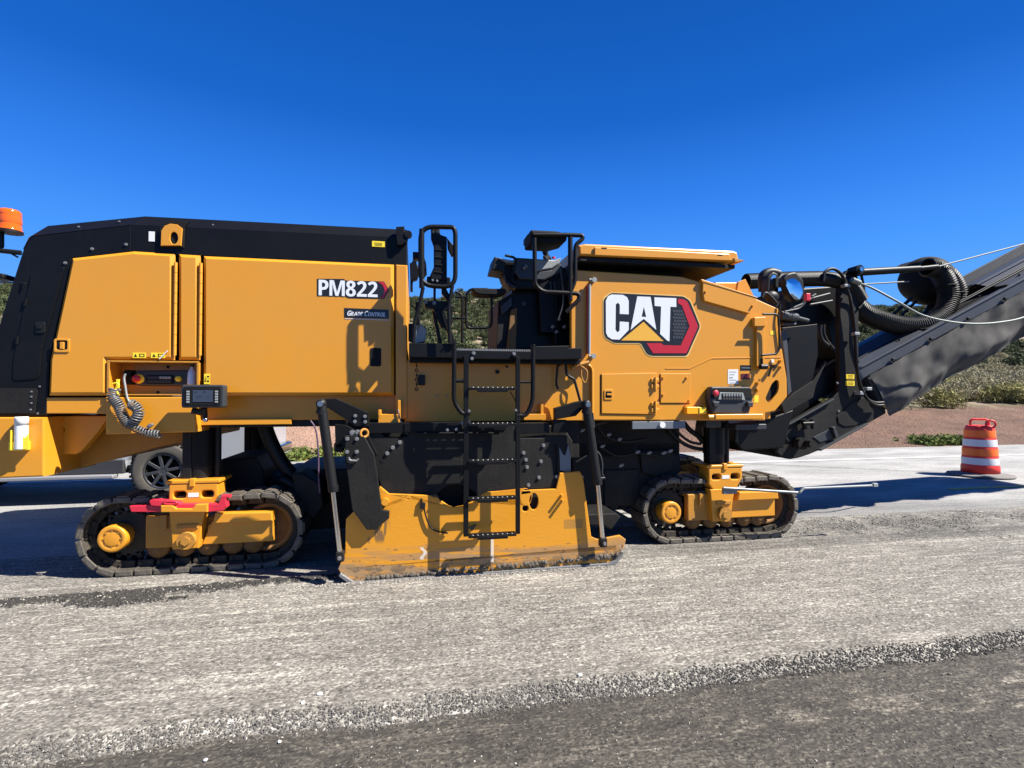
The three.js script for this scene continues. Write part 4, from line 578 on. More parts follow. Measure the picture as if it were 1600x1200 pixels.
  const ch = part('chamber_plate', plate([[-0.584,1.371],[-0.523,1.405],[-0.365,1.392],[-0.273,1.285],[-0.111,1.271],[-0.042,1.293],[-0.042,1.364],[0.016,1.405],[1.003,1.395],[1.003,1.253],[1.258,1.273],[1.492,1.276],[1.498,1.049],[1.387,0.752],[1.386,0.521],[-0.27,0.592],[-0.305,0.857],[-0.414,1.112]], -.12, -.06, .006, [hole]), M.blackDirty);
  part('upper_rail', [box(-0.414, 0.444, 1.317, 1.411, -.14, -.04, .004), box(-0.089, 0.3, 1.325, 1.407, -.1, -.03, .004), rod([0.017,1.313,-0.02], [0.795,1.302,-0.02], .012), box(0.999, 1.291, 1.293, 1.396, -.12, -.03, .004), box(0.481, 0.863, 1.329, 1.395, -.2, -.05, .004)], M.black, ch);
  bolts(ch, -.03, [[0.305,1.341],[0.389,1.343],[0.473,1.342],[0.509,1.408],[0.443,1.402]], .018);
  bolts(ch, -.06, [[-0.194,1.181],[-0.243,1.129],[-0.13,1.228]], .022); part('slot', plate(rounded(rect(-0.304, -0.269, 1.045, 1.086), .02), -.061, -.057, 0), M.rubber, ch);
  const rp = part('bolted_plate', plate([[0.999,1.252],[1.24,1.248],[1.246,1.273],[1.47,1.275],[1.475,1.247],[1.47,1.159],[1.486,1.134],[1.492,1.096],[1.374,0.762],[0.998,0.753]], -.08, -.04, .006, [rounded([[1.32,1.162],[1.343,1.201],[1.371,1.186],[1.384,1.086],[1.375,0.887],[1.355,0.825],[1.329,0.851]], .02)]), M.blackDirty, ch);
  bolts(rp, -.04, [[1.234,1.176],[1.036,1.108],[1.059,1.041],[1.208,1.022],[1.07,0.97],[1.188,0.867],[1.084,0.797],[1.364,0.868]], .021); part('dark_slot_back', plate([[1.304,1.212],[1.395,1.21],[1.394,0.811],[1.316,0.814]], -.083, -.081, 0), M.rubber, ch);
  part('worn_edge', plate([[1.392,1.162],[1.43,1.086],[1.456,1.079],[1.483,1.185],[1.508,1.072],[1.511,0.922],[1.402,0.925]], -.1, -.034, .004), M.silverTape, ch);
  // arm plate on the left
  const arm = part('arm_plate', plate([[-0.609,1.304],[-0.585,1.309],[-0.448,1.307],[-0.426,1.281],[-0.348,1.131],[-0.279,0.639],[-0.215,0.625],[-0.218,0.563],[-0.334,0.466],[-0.411,0.47],[-0.537,0.656],[-0.588,1.03]], .03, .07, .006), M.blackDirty);
  bolts(arm, .07, [[-0.581,1.279],[-0.5,1.277],[-0.583,1.164],[-0.5,1.163]], .02); part('arm_handle', pipe([[-0.565,1.12,0.09],[-0.562,1.09,0.09],[-0.489,1.086,0.09],[-0.485,1.105,0.09]], .01, .03), M.steel, arm);
  part('arm_mount', [plate([[-0.694,1.407],[-0.601,1.4],[-0.513,1.353],[-0.413,1.329],[-0.379,1.248],[-0.323,1.132],[-0.379,1.122],[-0.49,1.193],[-0.687,1.197]], -.06, .03, .006), box(-0.7, -0.623, 1.16, 1.241, -.1, .03, .01)], M.black, arm); bolts(arm, .03, [[-0.543,1.33],[-0.496,1.332]], .028); part('shackle', [new THREE.TorusGeometry(.035, .012, 8, 14).rotateY(.5).translate(...[-0.439,1.325,0.05])], M.yellowDirty, arm);
  // ram brackets and the two rams
  const lb = part('ram_bracket', plate([[-0.832,1.612],[-0.805,1.631],[-0.686,1.637],[-0.404,1.507],[-0.398,1.38],[-0.531,1.387],[-0.603,1.451],[-0.75,1.549],[-0.815,1.561]], -.05, .02, .006), M.black); bolts(lb, .02, [[-0.52,1.48],[-0.523,1.428],[-0.436,1.474],[-0.433,1.425]], .018);
  const rb = part('ram_bracket', plate([[1.333,1.538],[1.546,1.599],[1.611,1.611],[1.663,1.592],[1.679,1.542],[1.611,1.524],[1.546,1.462],[1.333,1.427]], -.05, .02, .006), M.black); part('bracket_foot', plate([[1.326,1.426],[1.461,1.424],[1.461,1.3],[1.319,1.302]], -.08, 0, .006), M.black, rb);
  const ram = (a, b, c, parent) => { const r = part('hydraulic_ram', [rod(a, b, .042, .042, 20), rod([a[0], a[1] - .09, a[2]], [a[0] + .005, a[1] - .06, a[2]], .047), new THREE.SphereGeometry(.047, 16, 10).translate(...a), rod([b[0] - .004, b[1] + .05, b[2]], b, .047, .044, 20)], M.hose, parent); part('ram_rod', rod(b, c, .022, .022, 16), M.chrome, r); part('ram_pin', disc(a[0], a[1], a[2], a[2] + .06, .024), M.chrome, r); part('ram_clevis', [box(c[0] - .035, c[0] + .035, c[1] - .05, c[1] + .04, c[2] - .04, c[2] + .03, .01), disc(c[0], c[1] - .01, c[2] + .03, c[2] + .045, .026)], M.blackDirty, r); part('clevis_bolt', hexBolt(c[0], c[1] - .01, c[2] + .045, .016, .014), M.boltSteel, r); return r; };
  ram([-0.8,1.59,0.08], [-0.694,0.821,0.08], [-0.634,0.26,0.08], lb); const r2 = ram([1.629,1.575,0.08], [1.744,0.802,0.08], [1.794,0.252,0.08], rb);
  part('ram_hose', [flex([[1.726,1.139,0.06],[1.778,1.076,0.06],[1.798,0.995,0.06],[1.797,0.902,0.06],[1.817,0.858,0.06]], .008, 6), rod([1.758,0.86,0.06], [1.823,0.858,0.06], .01), rod([1.701,1.493,0.06], [1.714,1.35,0.06], .009)], M.plasticGrey, r2);
  part('ram_hose', [flex([[-0.961,1.426,-0.3],[-0.92,1.36,-0.3],[-0.89,1.166,-0.3],[-0.883,0.895,-0.3],[-0.87,0.744,-0.3]], .008, 6)], std(lin(.09, .05, .09), .5), lb);
  part('hinged_flap', plate([[1.719,0.461],[2.034,0.46],[2.075,0.419],[1.971,0.294],[1.902,0.336],[1.732,0.357]], -.6, -.15, .01), M.blackDirty);
}
// ---------- belly: chassis, drum housing and leg columns ----------
{
  part('drum_housing', [plate([[-0.543,1.376],[1.496,1.353],[1.598,1.188],[1.494,0.149],[-0.396,0.072],[-0.517,0.801]], -2.45, -.25, .01), box(-0.658, 1.718, 1.0, 1.42, -2.4, -.4, .01)], M.blackDirty);
  part('far_side_plate', plate([[-0.413,0.604],[1.412,0.553],[1.412,0.151],[-0.411,0.202]], -2.64, -2.6, .004), M.yellow);
  part('engine_frame', [box(1.779, 3.041, .95, 1.42, -2.3, -.7, .02), plate([[1.703,1.144],[3.02,1.121],[3.066,0.786],[2.856,0.607],[1.776,0.359]], -2.3, -.7, .02), box(1.728, 2.638, .35, 1.2, -2.2, -.9, .02)], M.blackDirty);
  part('frame_plate', [plate([[2.524,1.025],[2.934,1.031],[2.916,0.796],[2.718,0.729],[2.553,0.784]], -.72, -.66, .01), box(2.101, 2.52, 0.409, 0.819, -.8, -.68, .01)], M.blackDirty);
  part('frame_hose', [flex([[2.84,1.334,-0.66],[2.935,1.2,-0.66],[3.078,1.094,-0.66],[3.199,1.047,-0.66],[3.305,1.03,-0.66]], .022, 8), flex([[2.898,1.35,-0.62],[2.977,1.232,-0.62],[3.12,1.127,-0.62],[3.257,1.095,-0.62]], .016, 8), flex([[3.098,1.342,-0.72],[3.179,1.252,-0.72],[3.293,1.175,-0.72],[3.359,1.113,-0.72]], .03, 8), flex([[1.967,1.347,-0.6],[2.079,1.218,-0.6],[2.305,1.143,-0.6],[2.574,1.167,-0.6]], .018, 8), flex([[2.041,1.077,-0.6],[2.229,0.988,-0.6],[2.496,1.01,-0.6],[2.806,0.953,-0.6]], .014, 8), rod([1.934,1.343,-0.55], [2.068,1.377,-0.55], .03), rod([1.68,0.956,-0.4], [1.801,1.021,-0.4], .01)], M.hose);
  for (const [x, y] of [[2.047,1.098],[2.266,0.88],[2.461,1.025],[2.6,1.012],[2.781,1.008],[2.858,1.028],[2.12,1.222],[2.244,1.169],[1.814,1.276]]) part('fitting', [rod([x - .02, y - .012, -.6], [x + .025, y + .014, -.58], .014), disc(x, y, -.62, -.58, .017)], M.steel);
  part('rear_hose', [flex([[-1.559,1.41,-1],[-1.54,1.322,-1],[-1.482,1.159,-1],[-1.379,0.954,-1],[-1.263,0.795,-1]], .075, 12), flex([[-1.353,0.794,-0.9],[-1.215,0.71,-0.9],[-1.1,0.625,-0.9]], .06, 10)], M.hose);
  part('rear_frame', [box(-1.707, -1.167, .3, .78, -2.2, -1.2, .02), box(-1.311, -0.61, .2, .85, -2.3, -1.1, .02), plate([[-1.227,0.866],[-1.135,0.877],[-0.948,0.76],[-0.909,0.529],[-1.008,0.39],[-1.181,0.541]], -1.1, -.75, .02)], M.blackDirty);
  part('rear_axle_box', plate([[-1.971,0.996],[-1.631,1.007],[-1.555,0.871],[-1.553,0.67],[-1.967,0.638]], -1.9, -1.0, .02), M.blackDirty);
  part('belly_pan', box(-1.891, -0.3, 1.36, 1.66, -2.4, -.45, .01), M.blackDirty);
}
// ---------- crawler tracks ----------
function track(cx, z1, mirrored, legTop, near) {
  const w = .36, z0 = z1 - w, zm = (z0 + z1) / 2, R = .34, yc = .365, hx = .61, out = near ? 1 : -1;
  const per = 4 * hx + 2 * Math.PI * R, n = 29, pitch = per / n;
  const at = (s) => { s = ((s % per) + per) % per; if (s < 2 * hx) return [cx - hx + s, yc - R, 0]; s -= 2 * hx; if (s < Math.PI * R) { const a = -Math.PI / 2 + s / R; return [cx + hx + R * Math.cos(a), yc + R * Math.sin(a), a + Math.PI / 2]; } s -= Math.PI * R; if (s < 2 * hx) return [cx + hx - s, yc + R - .02 * Math.sin(Math.PI * s / (2 * hx)), Math.PI]; s -= 2 * hx; const a = Math.PI / 2 + s / R; return [cx - hx + R * Math.cos(a), yc + R * Math.sin(a), a + Math.PI / 2]; };
  // frame: main beam, boxed cover and saddle
  const X = (v) => cx + (mirrored ? -1 : 1) * v, zf = near ? z1 - .06 : z0 + .06, zb = near ? z0 + .1 : z1 - .1, za = Math.min(zf, zb), zz = Math.max(zf, zb);
  const poly = (pts) => { const q = pts.map(([a, b]) => [X(a), b]); return mirrored ? q.reverse() : q; };
  const fz = near ? z1 - .015 : z0 + .015, F = (d0, d1) => (near ? [fz - d1, fz - d0] : [fz + d0, fz + d1]);   // depths measured inwards from the outer face
  const pl = (pts, d0, d1, bv = .008, holes = []) => { const [a, b] = F(d0, d1); return plate(poly(pts), Math.min(a, b), Math.max(a, b), bv, holes); };
  const dk = (x, y, d0, d1, r, n = 28) => { const [a, b] = F(d0, d1); return disc(X(x), y, Math.min(a, b), Math.max(a, b), r, n); };
  const fr = part('track_frame', [pl([[-.42, .25], [.66, .25], [.66, .50], [-.42, .50]], .09, .27, .01), pl([[-.42, .24], [-.12, .24], [-.12, .54], [-.42, .54]], .02, .2, .01)], M.yellowDirty);
  part('step_lug', pl([[-.29, .42], [-.23, .42], [-.23, .55], [-.29, .55]], -.01, .03, .006), M.yellowDirty, fr);
  part('guard_cover', pl([[.06, .25], [.69, .25], [.69, .46], [.14, .46]], .02, .09, .008, [rounded(poly([[.12, .37], [.27, .37], [.27, .43], [.12, .43]]), .025)]), M.yellow, fr);
  part('dark_slot_back', pl([[.11, .36], [.28, .36], [.28, .44], [.11, .44]], .085, .089, 0), M.rubber, fr); part('cover_hood', pl([[.17, .455], [.70, .455], [.69, .545], [.19, .555]], -.035, .10, .012), M.yellow, fr);  // black plate added behind the slot, standing in for shade inside the hole
  part('pivot_plate', pl([[-.16, .24], [.06, .24], [.09, .46], [.12, .60], [-.19, .60], [-.17, .40]], -.06, .05, .008), M.yellow, fr);
  part('pivot_boss', dk(-.03, .325, -.11, .02, .078), M.yellowDirty, fr); part('boss_bolt', dk(-.03, .325, -.122, -.11, .042, 6), M.yellowDirty, fr); part('plate_stop', pl([[-.12, .43], [.06, .43], [.06, .47], [-.12, .47]], -.075, -.055, .004), M.yellowDirty, fr);
  { const [a, b] = F(-.05, .16); part('saddle', plate(poly([[-.20, .66], [-.20, .84], [.22, .84], [.22, .72], [.13, .57], [-.13, .57]]), Math.min(a, b), Math.max(a, b), .012, [rounded(poly([[-.16, .705], [-.055, .705], [-.055, .77], [-.16, .77]]), .028), rounded(poly([[.075, .705], [.18, .705], [.18, .77], [.075, .77]]), .028)]), M.yellow, fr); }
  part('saddle_cap', box(X(0) - .225, X(0) + .235, .84, .872, z0 + .06, z1 + .04, .008), M.yellow, fr); part('cap_pin', box(X(0) - .022, X(0) + .022, .815, .888, z1, z1 + .05, .006), M.yellow, fr);
  if (near) { part('saddle_back', box(X(0) - .19, X(0) + .2, .68, .79, z1 - .12, z1 - .1, .004), M.rubber, fr); part('saddle_sticker', box(X(.01) - .045, X(.01) + .045, .715, .755, z1 + .035, z1 + .0375, 0), M.whitePaint, fr); }
  part('drive_hub', latheZ([[0, .10], [.06, .10], [.063, .092], [.082, .092], [.085, .10], [.112, .10], [.122, .088], [.122, -.03], [.10, -.05], [.10, -.1]].map(([r, h]) => [r, near ? h : h]), X(-.66), .36, near ? z1 - .06 : z0 + .02, 36), M.yellow, fr);
  for (let k = 0; k < 8; k++) { const a = k / 8 * Math.PI * 2; if (near) part('hub_bolt', hexBolt(X(-.66) + .073 * Math.cos(a), .36 + .073 * Math.sin(a), z1 + .032, .008, .008), M.yellowDirty, fr); }
  { const T = []; for (let k = 0; k < 16; k++) { const a = k / 16 * Math.PI * 2; T.push(box(-.02, .02, .19, .255, -.03, .03, .004).rotateZ(a).translate(X(-.61), .365, zm)); } part('sprocket', [disc(X(-.61), .365, zm - .03, zm + .03, .21, 40), ...T], M.trackInner, fr); }
  part('idler_wheel', latheZ([[.10, -.09], [.22, -.09], [.24, -.075], [.24, .075], [.22, .09], [.19, .09], [.18, .04], [.11, .03], [.09, .05], [0, .05]], X(.63), .375, zm - .01, 40), M.rollerBrown, fr);
  for (const v of [-.33, -.11, .10, .32, .50]) part('track_roller', latheZ([[0, .10], [.035, .10], [.04, .085], [.06, .085], [.078, .07], [.095, .07], [.095, -.1], [.06, -.12], [0, -.12]], X(v), .228, zm + (near ? .03 : -.03), 24), M.rollerBrown, fr);
  // chain of links and the shoes bolted to it
  const chain = [], shoe0 = mergeVertices(merge([box(-pitch * .455, pitch * .455, -.022, .032, -w / 2, w / 2, .010), box(-pitch * .54, -pitch * .40, .012, .040, -w / 2 + .01, w / 2 - .01, .005), box(-pitch * .3, pitch * .3, -.034, -.02, -w / 2 + .012, w / 2 - .012, .006)]));
  for (let k = 0; k < n; k++) { const [x, y, a] = at(k * pitch + .03); for (const s of [-.07, .07]) { chain.push(box(-pitch * .55, pitch * .30, .03, .095, -.016, .016, .008).rotateZ(a).translate(x, y, zm + s)); } chain.push(rod([-pitch * .4, .065, -.10], [-pitch * .4, .065, .10], .018, .018, 8).rotateZ(a).translate(x, y, zm)); }
  const belt = part('track_chain', chain, M.trackInner);
  for (let k = 0; k < n; k++) { const [x, y, a] = at(k * pitch + .03); const m = part('track_shoe', shoe0, M.trackSteel, belt); m.position.set(x, y, zm); m.rotation.z = a; }
  // lifting column
  const col = part('lifting_column', [rod([X(0), .86, zm], [X(0), legTop, zm], .115, .115, 24), rod([X(0) + .15, .86, zm + .02], [X(0) + .15, legTop, zm + .02], .03), box(X(0) - .13, X(0) - .05, .86, legTop, zm + .05, zm + .12, .01)], M.hose);
  part('column_sleeve', rod([X(0), .98, zm], [X(0), legTop, zm], .125, .125, 24), M.black, col);
  return fr;
}
{
  const xr = -2.03, xf = 3.46;
  const tr = track(xr, -.5, false, 1.5, true), tf = track(xf, -.5, false, 1.5, true);
  track(xr, -2.3, false, 1.5, false); track(xf, -2.3, false, 1.5, false);
  // red locking bar carried on the rear track
  const rb = part('locking_bar', [plate(rounded([[-2.533,0.663],[-2.372,0.663],[-2.277,0.648],[-2.277,0.596],[-2.517,0.606]], .01), -.5, -.42, .006), plate([[-2.357,0.712],[-2.34,0.72],[-2.126,0.69],[-2.102,0.666],[-1.787,0.656],[-1.763,0.715],[-1.757,0.735],[-1.689,0.73],[-1.689,0.706],[-1.72,0.704],[-1.707,0.626],[-1.75,0.586],[-1.884,0.581],[-2.268,0.608],[-2.274,0.65],[-2.351,0.66]], -.47, -.40, .008, [ellipse(-2.333, 0.699, .014)])], M.red, tr);
  part('bar_grip', pipe([[-2.241,0.683,-0.39],[-2.229,0.7,-0.39],[-2.134,0.692,-0.39],[-2.122,0.675,-0.39],[-2.193,0.67,-0.39]], .012, .03, 8, true), M.red, tr); part('bar_carrier', plate([[-2.253,0.666],[-2.161,0.662],[-2.125,0.631],[-1.994,0.625],[-1.965,0.663],[-1.868,0.663],[-1.867,0.589],[-2.252,0.604]], -.42, -.37, .006), M.yellow, tr);
  // guide rod on the front track
  part('guide_rod', [rod([3.369,0.633,-0.36], [4.289,0.558,-0.3], .015), box(3.374, 3.54, 0.562, 0.625, -.4, -.36, .004)], M.silverTape, tf);
  part('guide_pole', [rod([4.314,0.611,-0.28], [5.258,0.612,-0.28], .013), rod([4.273,0.569,-0.28], [4.323,0.618,-0.28], .014), box(5.232, 5.293, 0.597, 0.638, -.30, -.26, .005)], M.plasticLight, tf);
}
// ---------- conveyor boom at the front ----------
function ribbed(pts, r, n = 140, amp = .05) { const c = new THREE.CatmullRomCurve3(pts.map(V3)), g = new THREE.TubeGeometry(c, n * 3, r, 14, false), P = g.attributes.position, N = g.attributes.normal; for (let i = 0; i < P.count; i++) { const k = Math.floor(i / 15) % 3 === 0 ? -amp * r : amp * r * .5; P.setXYZ(i, P.getX(i) + N.getX(i) * k, P.getY(i) + N.getY(i) * k, P.getZ(i) + N.getZ(i) * k); } g.computeVertexNormals(); return g; }
const ZC = -1.05;
{
  const A = 27 * Math.PI / 180, B0 = [[5.937,1.997]][0], T = new THREE.Matrix4().makeTranslation(B0[0], B0[1], ZC).multiply(new THREE.Matrix4().makeRotationY(-.105)).multiply(new THREE.Matrix4().makeRotationZ(A)).multiply(new THREE.Matrix4().makeTranslation(0, 0, -ZC)),   // swung a little towards the camera
    lay = (g) => g.applyMatrix4(T), L = 11.4, za = -1.05, zb = -2.05;
  const fr = part('conveyor_frame', [lay(box(-.15, L, -.09, .05, za - .05, za, .012)), lay(box(-.6, L, -.09, .05, zb, zb + .05, .012)), lay(box(-.9, L, -.5, -.46, zb + .05, za - .05, .004)), lay(box(-.6, L, -.12, -.09, zb + .06, za - .06, .004)), ...Array.from({ length: 12 }, (_, k) => lay(box(k, k + .06, -.5, -.05, zb + .02, za - .02, .004)))], M.cover);
  part('edge_flange', lay(plate([[-.15, .05], [L, .05], [L, .075], [-.12, .075]], za - .08, za + .012, .004)), M.cover, fr);
  // cover panels, bolted sheet by sheet
  for (let k = 0; k < 8; k++) {
    const u0 = -.28 + k * 1.36, u1 = u0 + 1.345, prof = (u) => [[u, .075, za - .02], [u, .125, za - .28], [u, .20, za - .42], [u, .20, zb + .42], [u, .10, zb + .03]], a = prof(u0), b = prof(u1), v = [], uv = [];
    for (let i = 0; i < 4; i++) for (const p of [a[i], b[i], b[i + 1], a[i], b[i + 1], a[i + 1]]) { v.push(...p); uv.push(p[0], p[2]); }
    const g = new THREE.BufferGeometry(); g.setAttribute('position', new THREE.Float32BufferAttribute(v, 3)); g.setAttribute('uv', new THREE.Float32BufferAttribute(uv, 2)); g.computeVertexNormals(); lay(g);
    if (k === 0 || k > 1) part('cover_panel', g, M.cover, fr);
    if (k) part('panel_rib', lay(merge([box(u0 - .02, u0 + .012, .075, .10, za - .29, za - .02, .003)])), M.blackDirty, fr);
    for (const t of [.25, .75]) { const q = new THREE.Vector3(mix(u0, u1, t), .097, za - .12).applyMatrix4(T); part('bolt', rod([q.x, q.y, q.z], [q.x - .008, q.y + .018, q.z], .014), M.hose, fr); }
  }
  part('inner_belt', lay(box(-.9, L, .0, .04, zb + .12, za - .12, .006)), M.rubber, fr);
  part('far_wall', lay(plate([[2.0, 0], [L, 0], [L, .24], [2.9, .24], [2.3, .18]], zb - .02, zb + .01, .004)), M.cover, fr);
  part('wiring_run', [lay(pipe([[-.25, .115, za - .2], [1.2, .125, za - .22], [3, .125, za - .2], [L, .125, za - .2]], .011)), lay(pipe([[.9, .135, za - .26], [3, .135, za - .25], [L, .135, za - .26]], .009))], M.hose, fr);
  // canvas skirt hanging from the near beam, with folds
  const nu = 210, nv = 22, P = [], I = [], Uv = [], folds = (u, t) => .075 * (fbm(u * 1.7, t * 1.2, 131, 4) - .5) * (.3 + t) * 2 + .09 * Math.max(0, Math.sin(u * 2.3 + 1.2 * t)) ** 4 * t + .05 * (fbm(u * 5 + t * 2, t * 3, 137, 3) - .5);
  const drop = (u) => .62 + .05 * (fbm(u * .8, 2, 141) - .5) - .03 * Math.abs(Math.sin(u * 1.05));
  for (let j = 0; j <= nv; j++) for (let i = 0; i <= nu; i++) { const t = j / nv, u = mix(.02, L, i / nu); P.push(u, -.085 - drop(u) * t + .012 * (fbm(u * 6, t * 3, 145) - .5), za + .018 + folds(u, t) - .10 * smooth(.72, 1, t)); Uv.push(u, -t * .6); if (i && j) { const b = j * (nu + 1) + i; I.push(b - nu - 2, b - 1, b - nu - 1, b - nu - 1, b - 1, b); } }
  const g = new THREE.BufferGeometry(); g.setAttribute('position', new THREE.Float32BufferAttribute(P, 3)); g.setAttribute('uv', new THREE.Float32BufferAttribute(Uv, 2)); g.setIndex(I); g.computeVertexNormals(); lay(g);
  part('canvas_skirt', g, std(0xffffff, .85, 0, { side: THREE.DoubleSide, map: colourTexture(512, 512, (i, j) => { const c = vn(i / 60, j / 60, 151, 8, 8) * .5 + vn(i / 18, j / 22, 152, 28, 23) * .3 + vn(i / 4, j / 4, 153, 128, 128) * .2, w = ((i + j) & 1) * .008; const v = .030 + .050 * c + w; return [v * 1.03, v * .97, v * .88]; }, .6, .6) }), fr);
  for (let k = 0; k < 18; k++) { const q = new THREE.Vector3(.4 + k * .62, -.05, za + .03).applyMatrix4(T); part('skirt_clip', box(q.x - .02, q.x + .02, q.y - .02, q.y + .02, q.z - .02, q.z + .012, .004), M.hose, fr); }
}
{
  // mast and lower boom
  const side = (z0, z1) => plate(rounded([[4.546,1.159],[4.589,1.226],[4.789,1.306],[5.426,1.616],[5.508,1.703],[5.54,1.843],[5.556,3.037],[5.583,3.227],[5.694,3.338],[5.817,3.314],[5.857,3.191],[5.832,1.974],[5.85,1.762],[5.91,1.632],[6.249,1.489],[6.261,1.412],[5.96,1.273],[5.23,0.941],[5.071,0.887],[4.914,0.845],[4.784,0.828],[4.668,0.851],[4.573,0.932],[4.536,1.046]], .02), z0, z1, .012);
  const boom = part('boom_frame', side(ZC - .08, ZC), M.blackDirty); part('boom_far_side', side(-2.05, -1.97), M.black, boom);
  part('boom_rail', [plate([[5.188,0.958],[5.905,1.288],[5.926,1.27],[5.201,0.933]], ZC - .06, ZC + .05, .006), plate([[4.565,1.228],[4.765,1.307],[5.398,1.616],[5.412,1.601],[4.777,1.291],[4.584,1.217]], ZC, ZC + .05, .004)], M.plasticGrey, boom);
  part('boom_gusset', plate([[5.488,1.378],[5.7,1.551],[5.895,1.633],[5.881,1.322],[5.764,1.258],[5.6,1.243],[5.506,1.285]], ZC, ZC + .012, .004), M.blackDirty, boom);
  part('boom_web', [plate([[5.376,1.24],[5.416,1.246],[5.468,1.124],[5.427,1.09]], ZC, ZC + .05, .006), plate([[5.124,1.111],[5.371,1.217],[5.423,1.095],[5.223,1.04]], ZC, ZC + .01, .004)], M.plasticGrey, boom);
  part('tail_drum', [disc(4.739, 1.059, -1.95, ZC - .1, .22, 32), rod([4.853,1.015,-1.5], [5.256,1.008,-1.5], .1)], M.rubber, boom);
  part('drum_motor', [disc(4.877, 1.04, ZC, ZC + .12, .075, 20), disc(4.929, 1.045, ZC + .1, ZC + .22, .05, 18)], M.blackDirty, boom);
  part('motor_fittings', [rod([4.661,1.117,-0.99], [4.699,1.071,-0.99], .02), rod([4.927,1.35,-0.99], [4.965,1.225,-0.99], .035), rod([5.051,1.349,-0.99], [5.069,1.224,-0.99], .024), rod([4.903,1.295,-0.97], [5.059,1.299,-0.97], .022)], M.hose, boom);
  bolts(boom, ZC, [[5.511,1.447],[5.496,1.819]], .018);
  for (const q of [[[5.631,1.937],[5.763,1.935],[5.762,1.872],[5.63,1.874]], [[5.629,1.85],[5.766,1.848],[5.765,1.783],[5.628,1.785]]]) { const s = part('warning_sticker', film(q, ZC), M.stickerYellow, boom); part('sticker_text', [0, 1, 2].map((k) => box(q[0][0] + .03, q[1][0] - .02, q[0][1] - .018 - k * .018, q[0][1] - .012 - k * .018, ZC + .0022, ZC + .0034, 0)), M.rubber, s); }
  part('boom_hose', [flex([[5.237,3.142,-0.98],[5.268,3.269,-0.98],[5.384,3.316,-0.98],[5.51,3.254,-0.98],[5.615,3.055,-0.98],[5.679,2.736,-0.98],[5.722,2.313,-0.98],[5.738,2.017,-0.98],[5.774,1.789,-0.98],[5.88,1.62,-0.98],[5.999,1.561,-0.98],[6.14,1.56,-0.98]], .02, 8, 70), flex([[5.548,3.15,-0.96],[5.633,2.917,-0.96],[5.687,2.606,-0.96],[5.711,2.227,-0.96],[5.736,1.932,-0.96],[5.793,1.739,-0.96],[5.899,1.587,-0.96],[6.018,1.527,-0.96],[6.118,1.527,-0.96]], .016, 8, 60), flex([[5.876,3.265,-1.03],[5.913,3.051,-1.03],[5.88,2.878,-1.03],[5.819,2.807,-1.03]], .016, 8)], M.hose, boom);
  part('hose_tie', [box(5.528, 5.616, 3.077, 3.116, ZC + .04, ZC + .11, .008), box(5.676, 5.754, 2.447, 2.488, ZC + .04, ZC + .11, .008), box(5.753, 5.832, 1.663, 1.713, ZC, ZC + .1, .008), box(5.863, 5.942, 1.722, 1.764, ZC, ZC + .1, .008)], M.plasticLight, boom);
  // stay strut, stay cables and the slack cable
  part('stay_strut', [rod([5.786,3.292,-1], [6.769,3.385,-1], .05, .045, 18), rod([6.769,3.385,-1], [7.066,3.425,-1], .035), disc(5.752, 3.312, -1.08, -.92, .06)], M.black); part('strut_pin', disc(5.752, 3.312, -.92, -.90, .03), M.chrome, machine.children.at(-1));
  part('stay_cable', [rod([7.044,3.419,-1], [10.6, 4.36, -1.0], .010), rod([6.178,3.213,-1.3], [6.94,3.281,-1.3], .010)], M.cableGrey);
  part('slack_cable', [flex([...[[5.676,3.151,-0.94],[5.922,3.085,-0.94]], [6.189,2.894,-0.82], [6.495,2.706,-0.74], [6.799,2.619,-0.66], [7.128,2.586,-0.6], [7.473,2.605,-0.55], [7.842,2.683,-0.5], [8.9, 3.2, -.5]], .014, 8, 80), rod([5.637,3.175,-0.94], [5.754,3.137,-0.94], .035)], std(lin(.16, .19, .17), .5));
  // dust extraction drum and hoses
  const dr = part('extractor_drum', [latheZ([[0, .30], [.12, .30], [.24, .26], [.31, .18], [.345, .06], [.35, -.2], [.3, -.3], [0, -.3]], 0, 0, 0, 36).rotateY(-1.0).translate(...[7.594,3.392,-1.6])], M.rubber);
  part('drum_shroud', plate(rounded([[7.378,3.634],[7.588,3.741],[7.87,3.755],[8.01,3.645],[8.264,3.163],[8.072,3.156],[7.865,3.481],[7.633,3.617]], .04), -2.0, -1.6, .02), M.rubber, dr);
  part('extractor_hose', ribbed([...[[5.878,2.951,-1.2],[6.06,2.807,-1.2],[6.339,2.7,-1.2],[6.708,2.629,-1.2]], ...[[7.038,2.649,-1.15],[7.323,2.792,-1.15],[7.438,3.041,-1.15],[7.376,3.284,-1.15],[7.226,3.442,-1.15],[7.074,3.453,-1.15]]], .125, 80, .13), M.hose, dr); part('extractor_hose', ribbed([...[[6.821,2.63,-1.4],[7.264,2.613,-1.4],[7.663,2.717,-1.4],[7.897,2.941,-1.4],[7.914,3.199,-1.4],[7.78,3.413,-1.4],[7.643,3.483,-1.4]]], .115, 60, .13), M.hose, dr);
  part('hose_band', [new THREE.TorusGeometry(.13, .01, 6, 24).rotateX(1.45).translate(...[7.386,3.185,-1.15]), new THREE.TorusGeometry(.125, .01, 6, 24).rotateX(1.3).translate(...[7.855,3.13,-1.4])], M.rubber, dr);
  part('drum_stay', [rod([7.22,3.098,-1.5], [6.988,2.85,-1.6], .025), rod([7.298,3.053,-1.5], [7.135,2.835,-1.6], .02)], M.hose, dr);
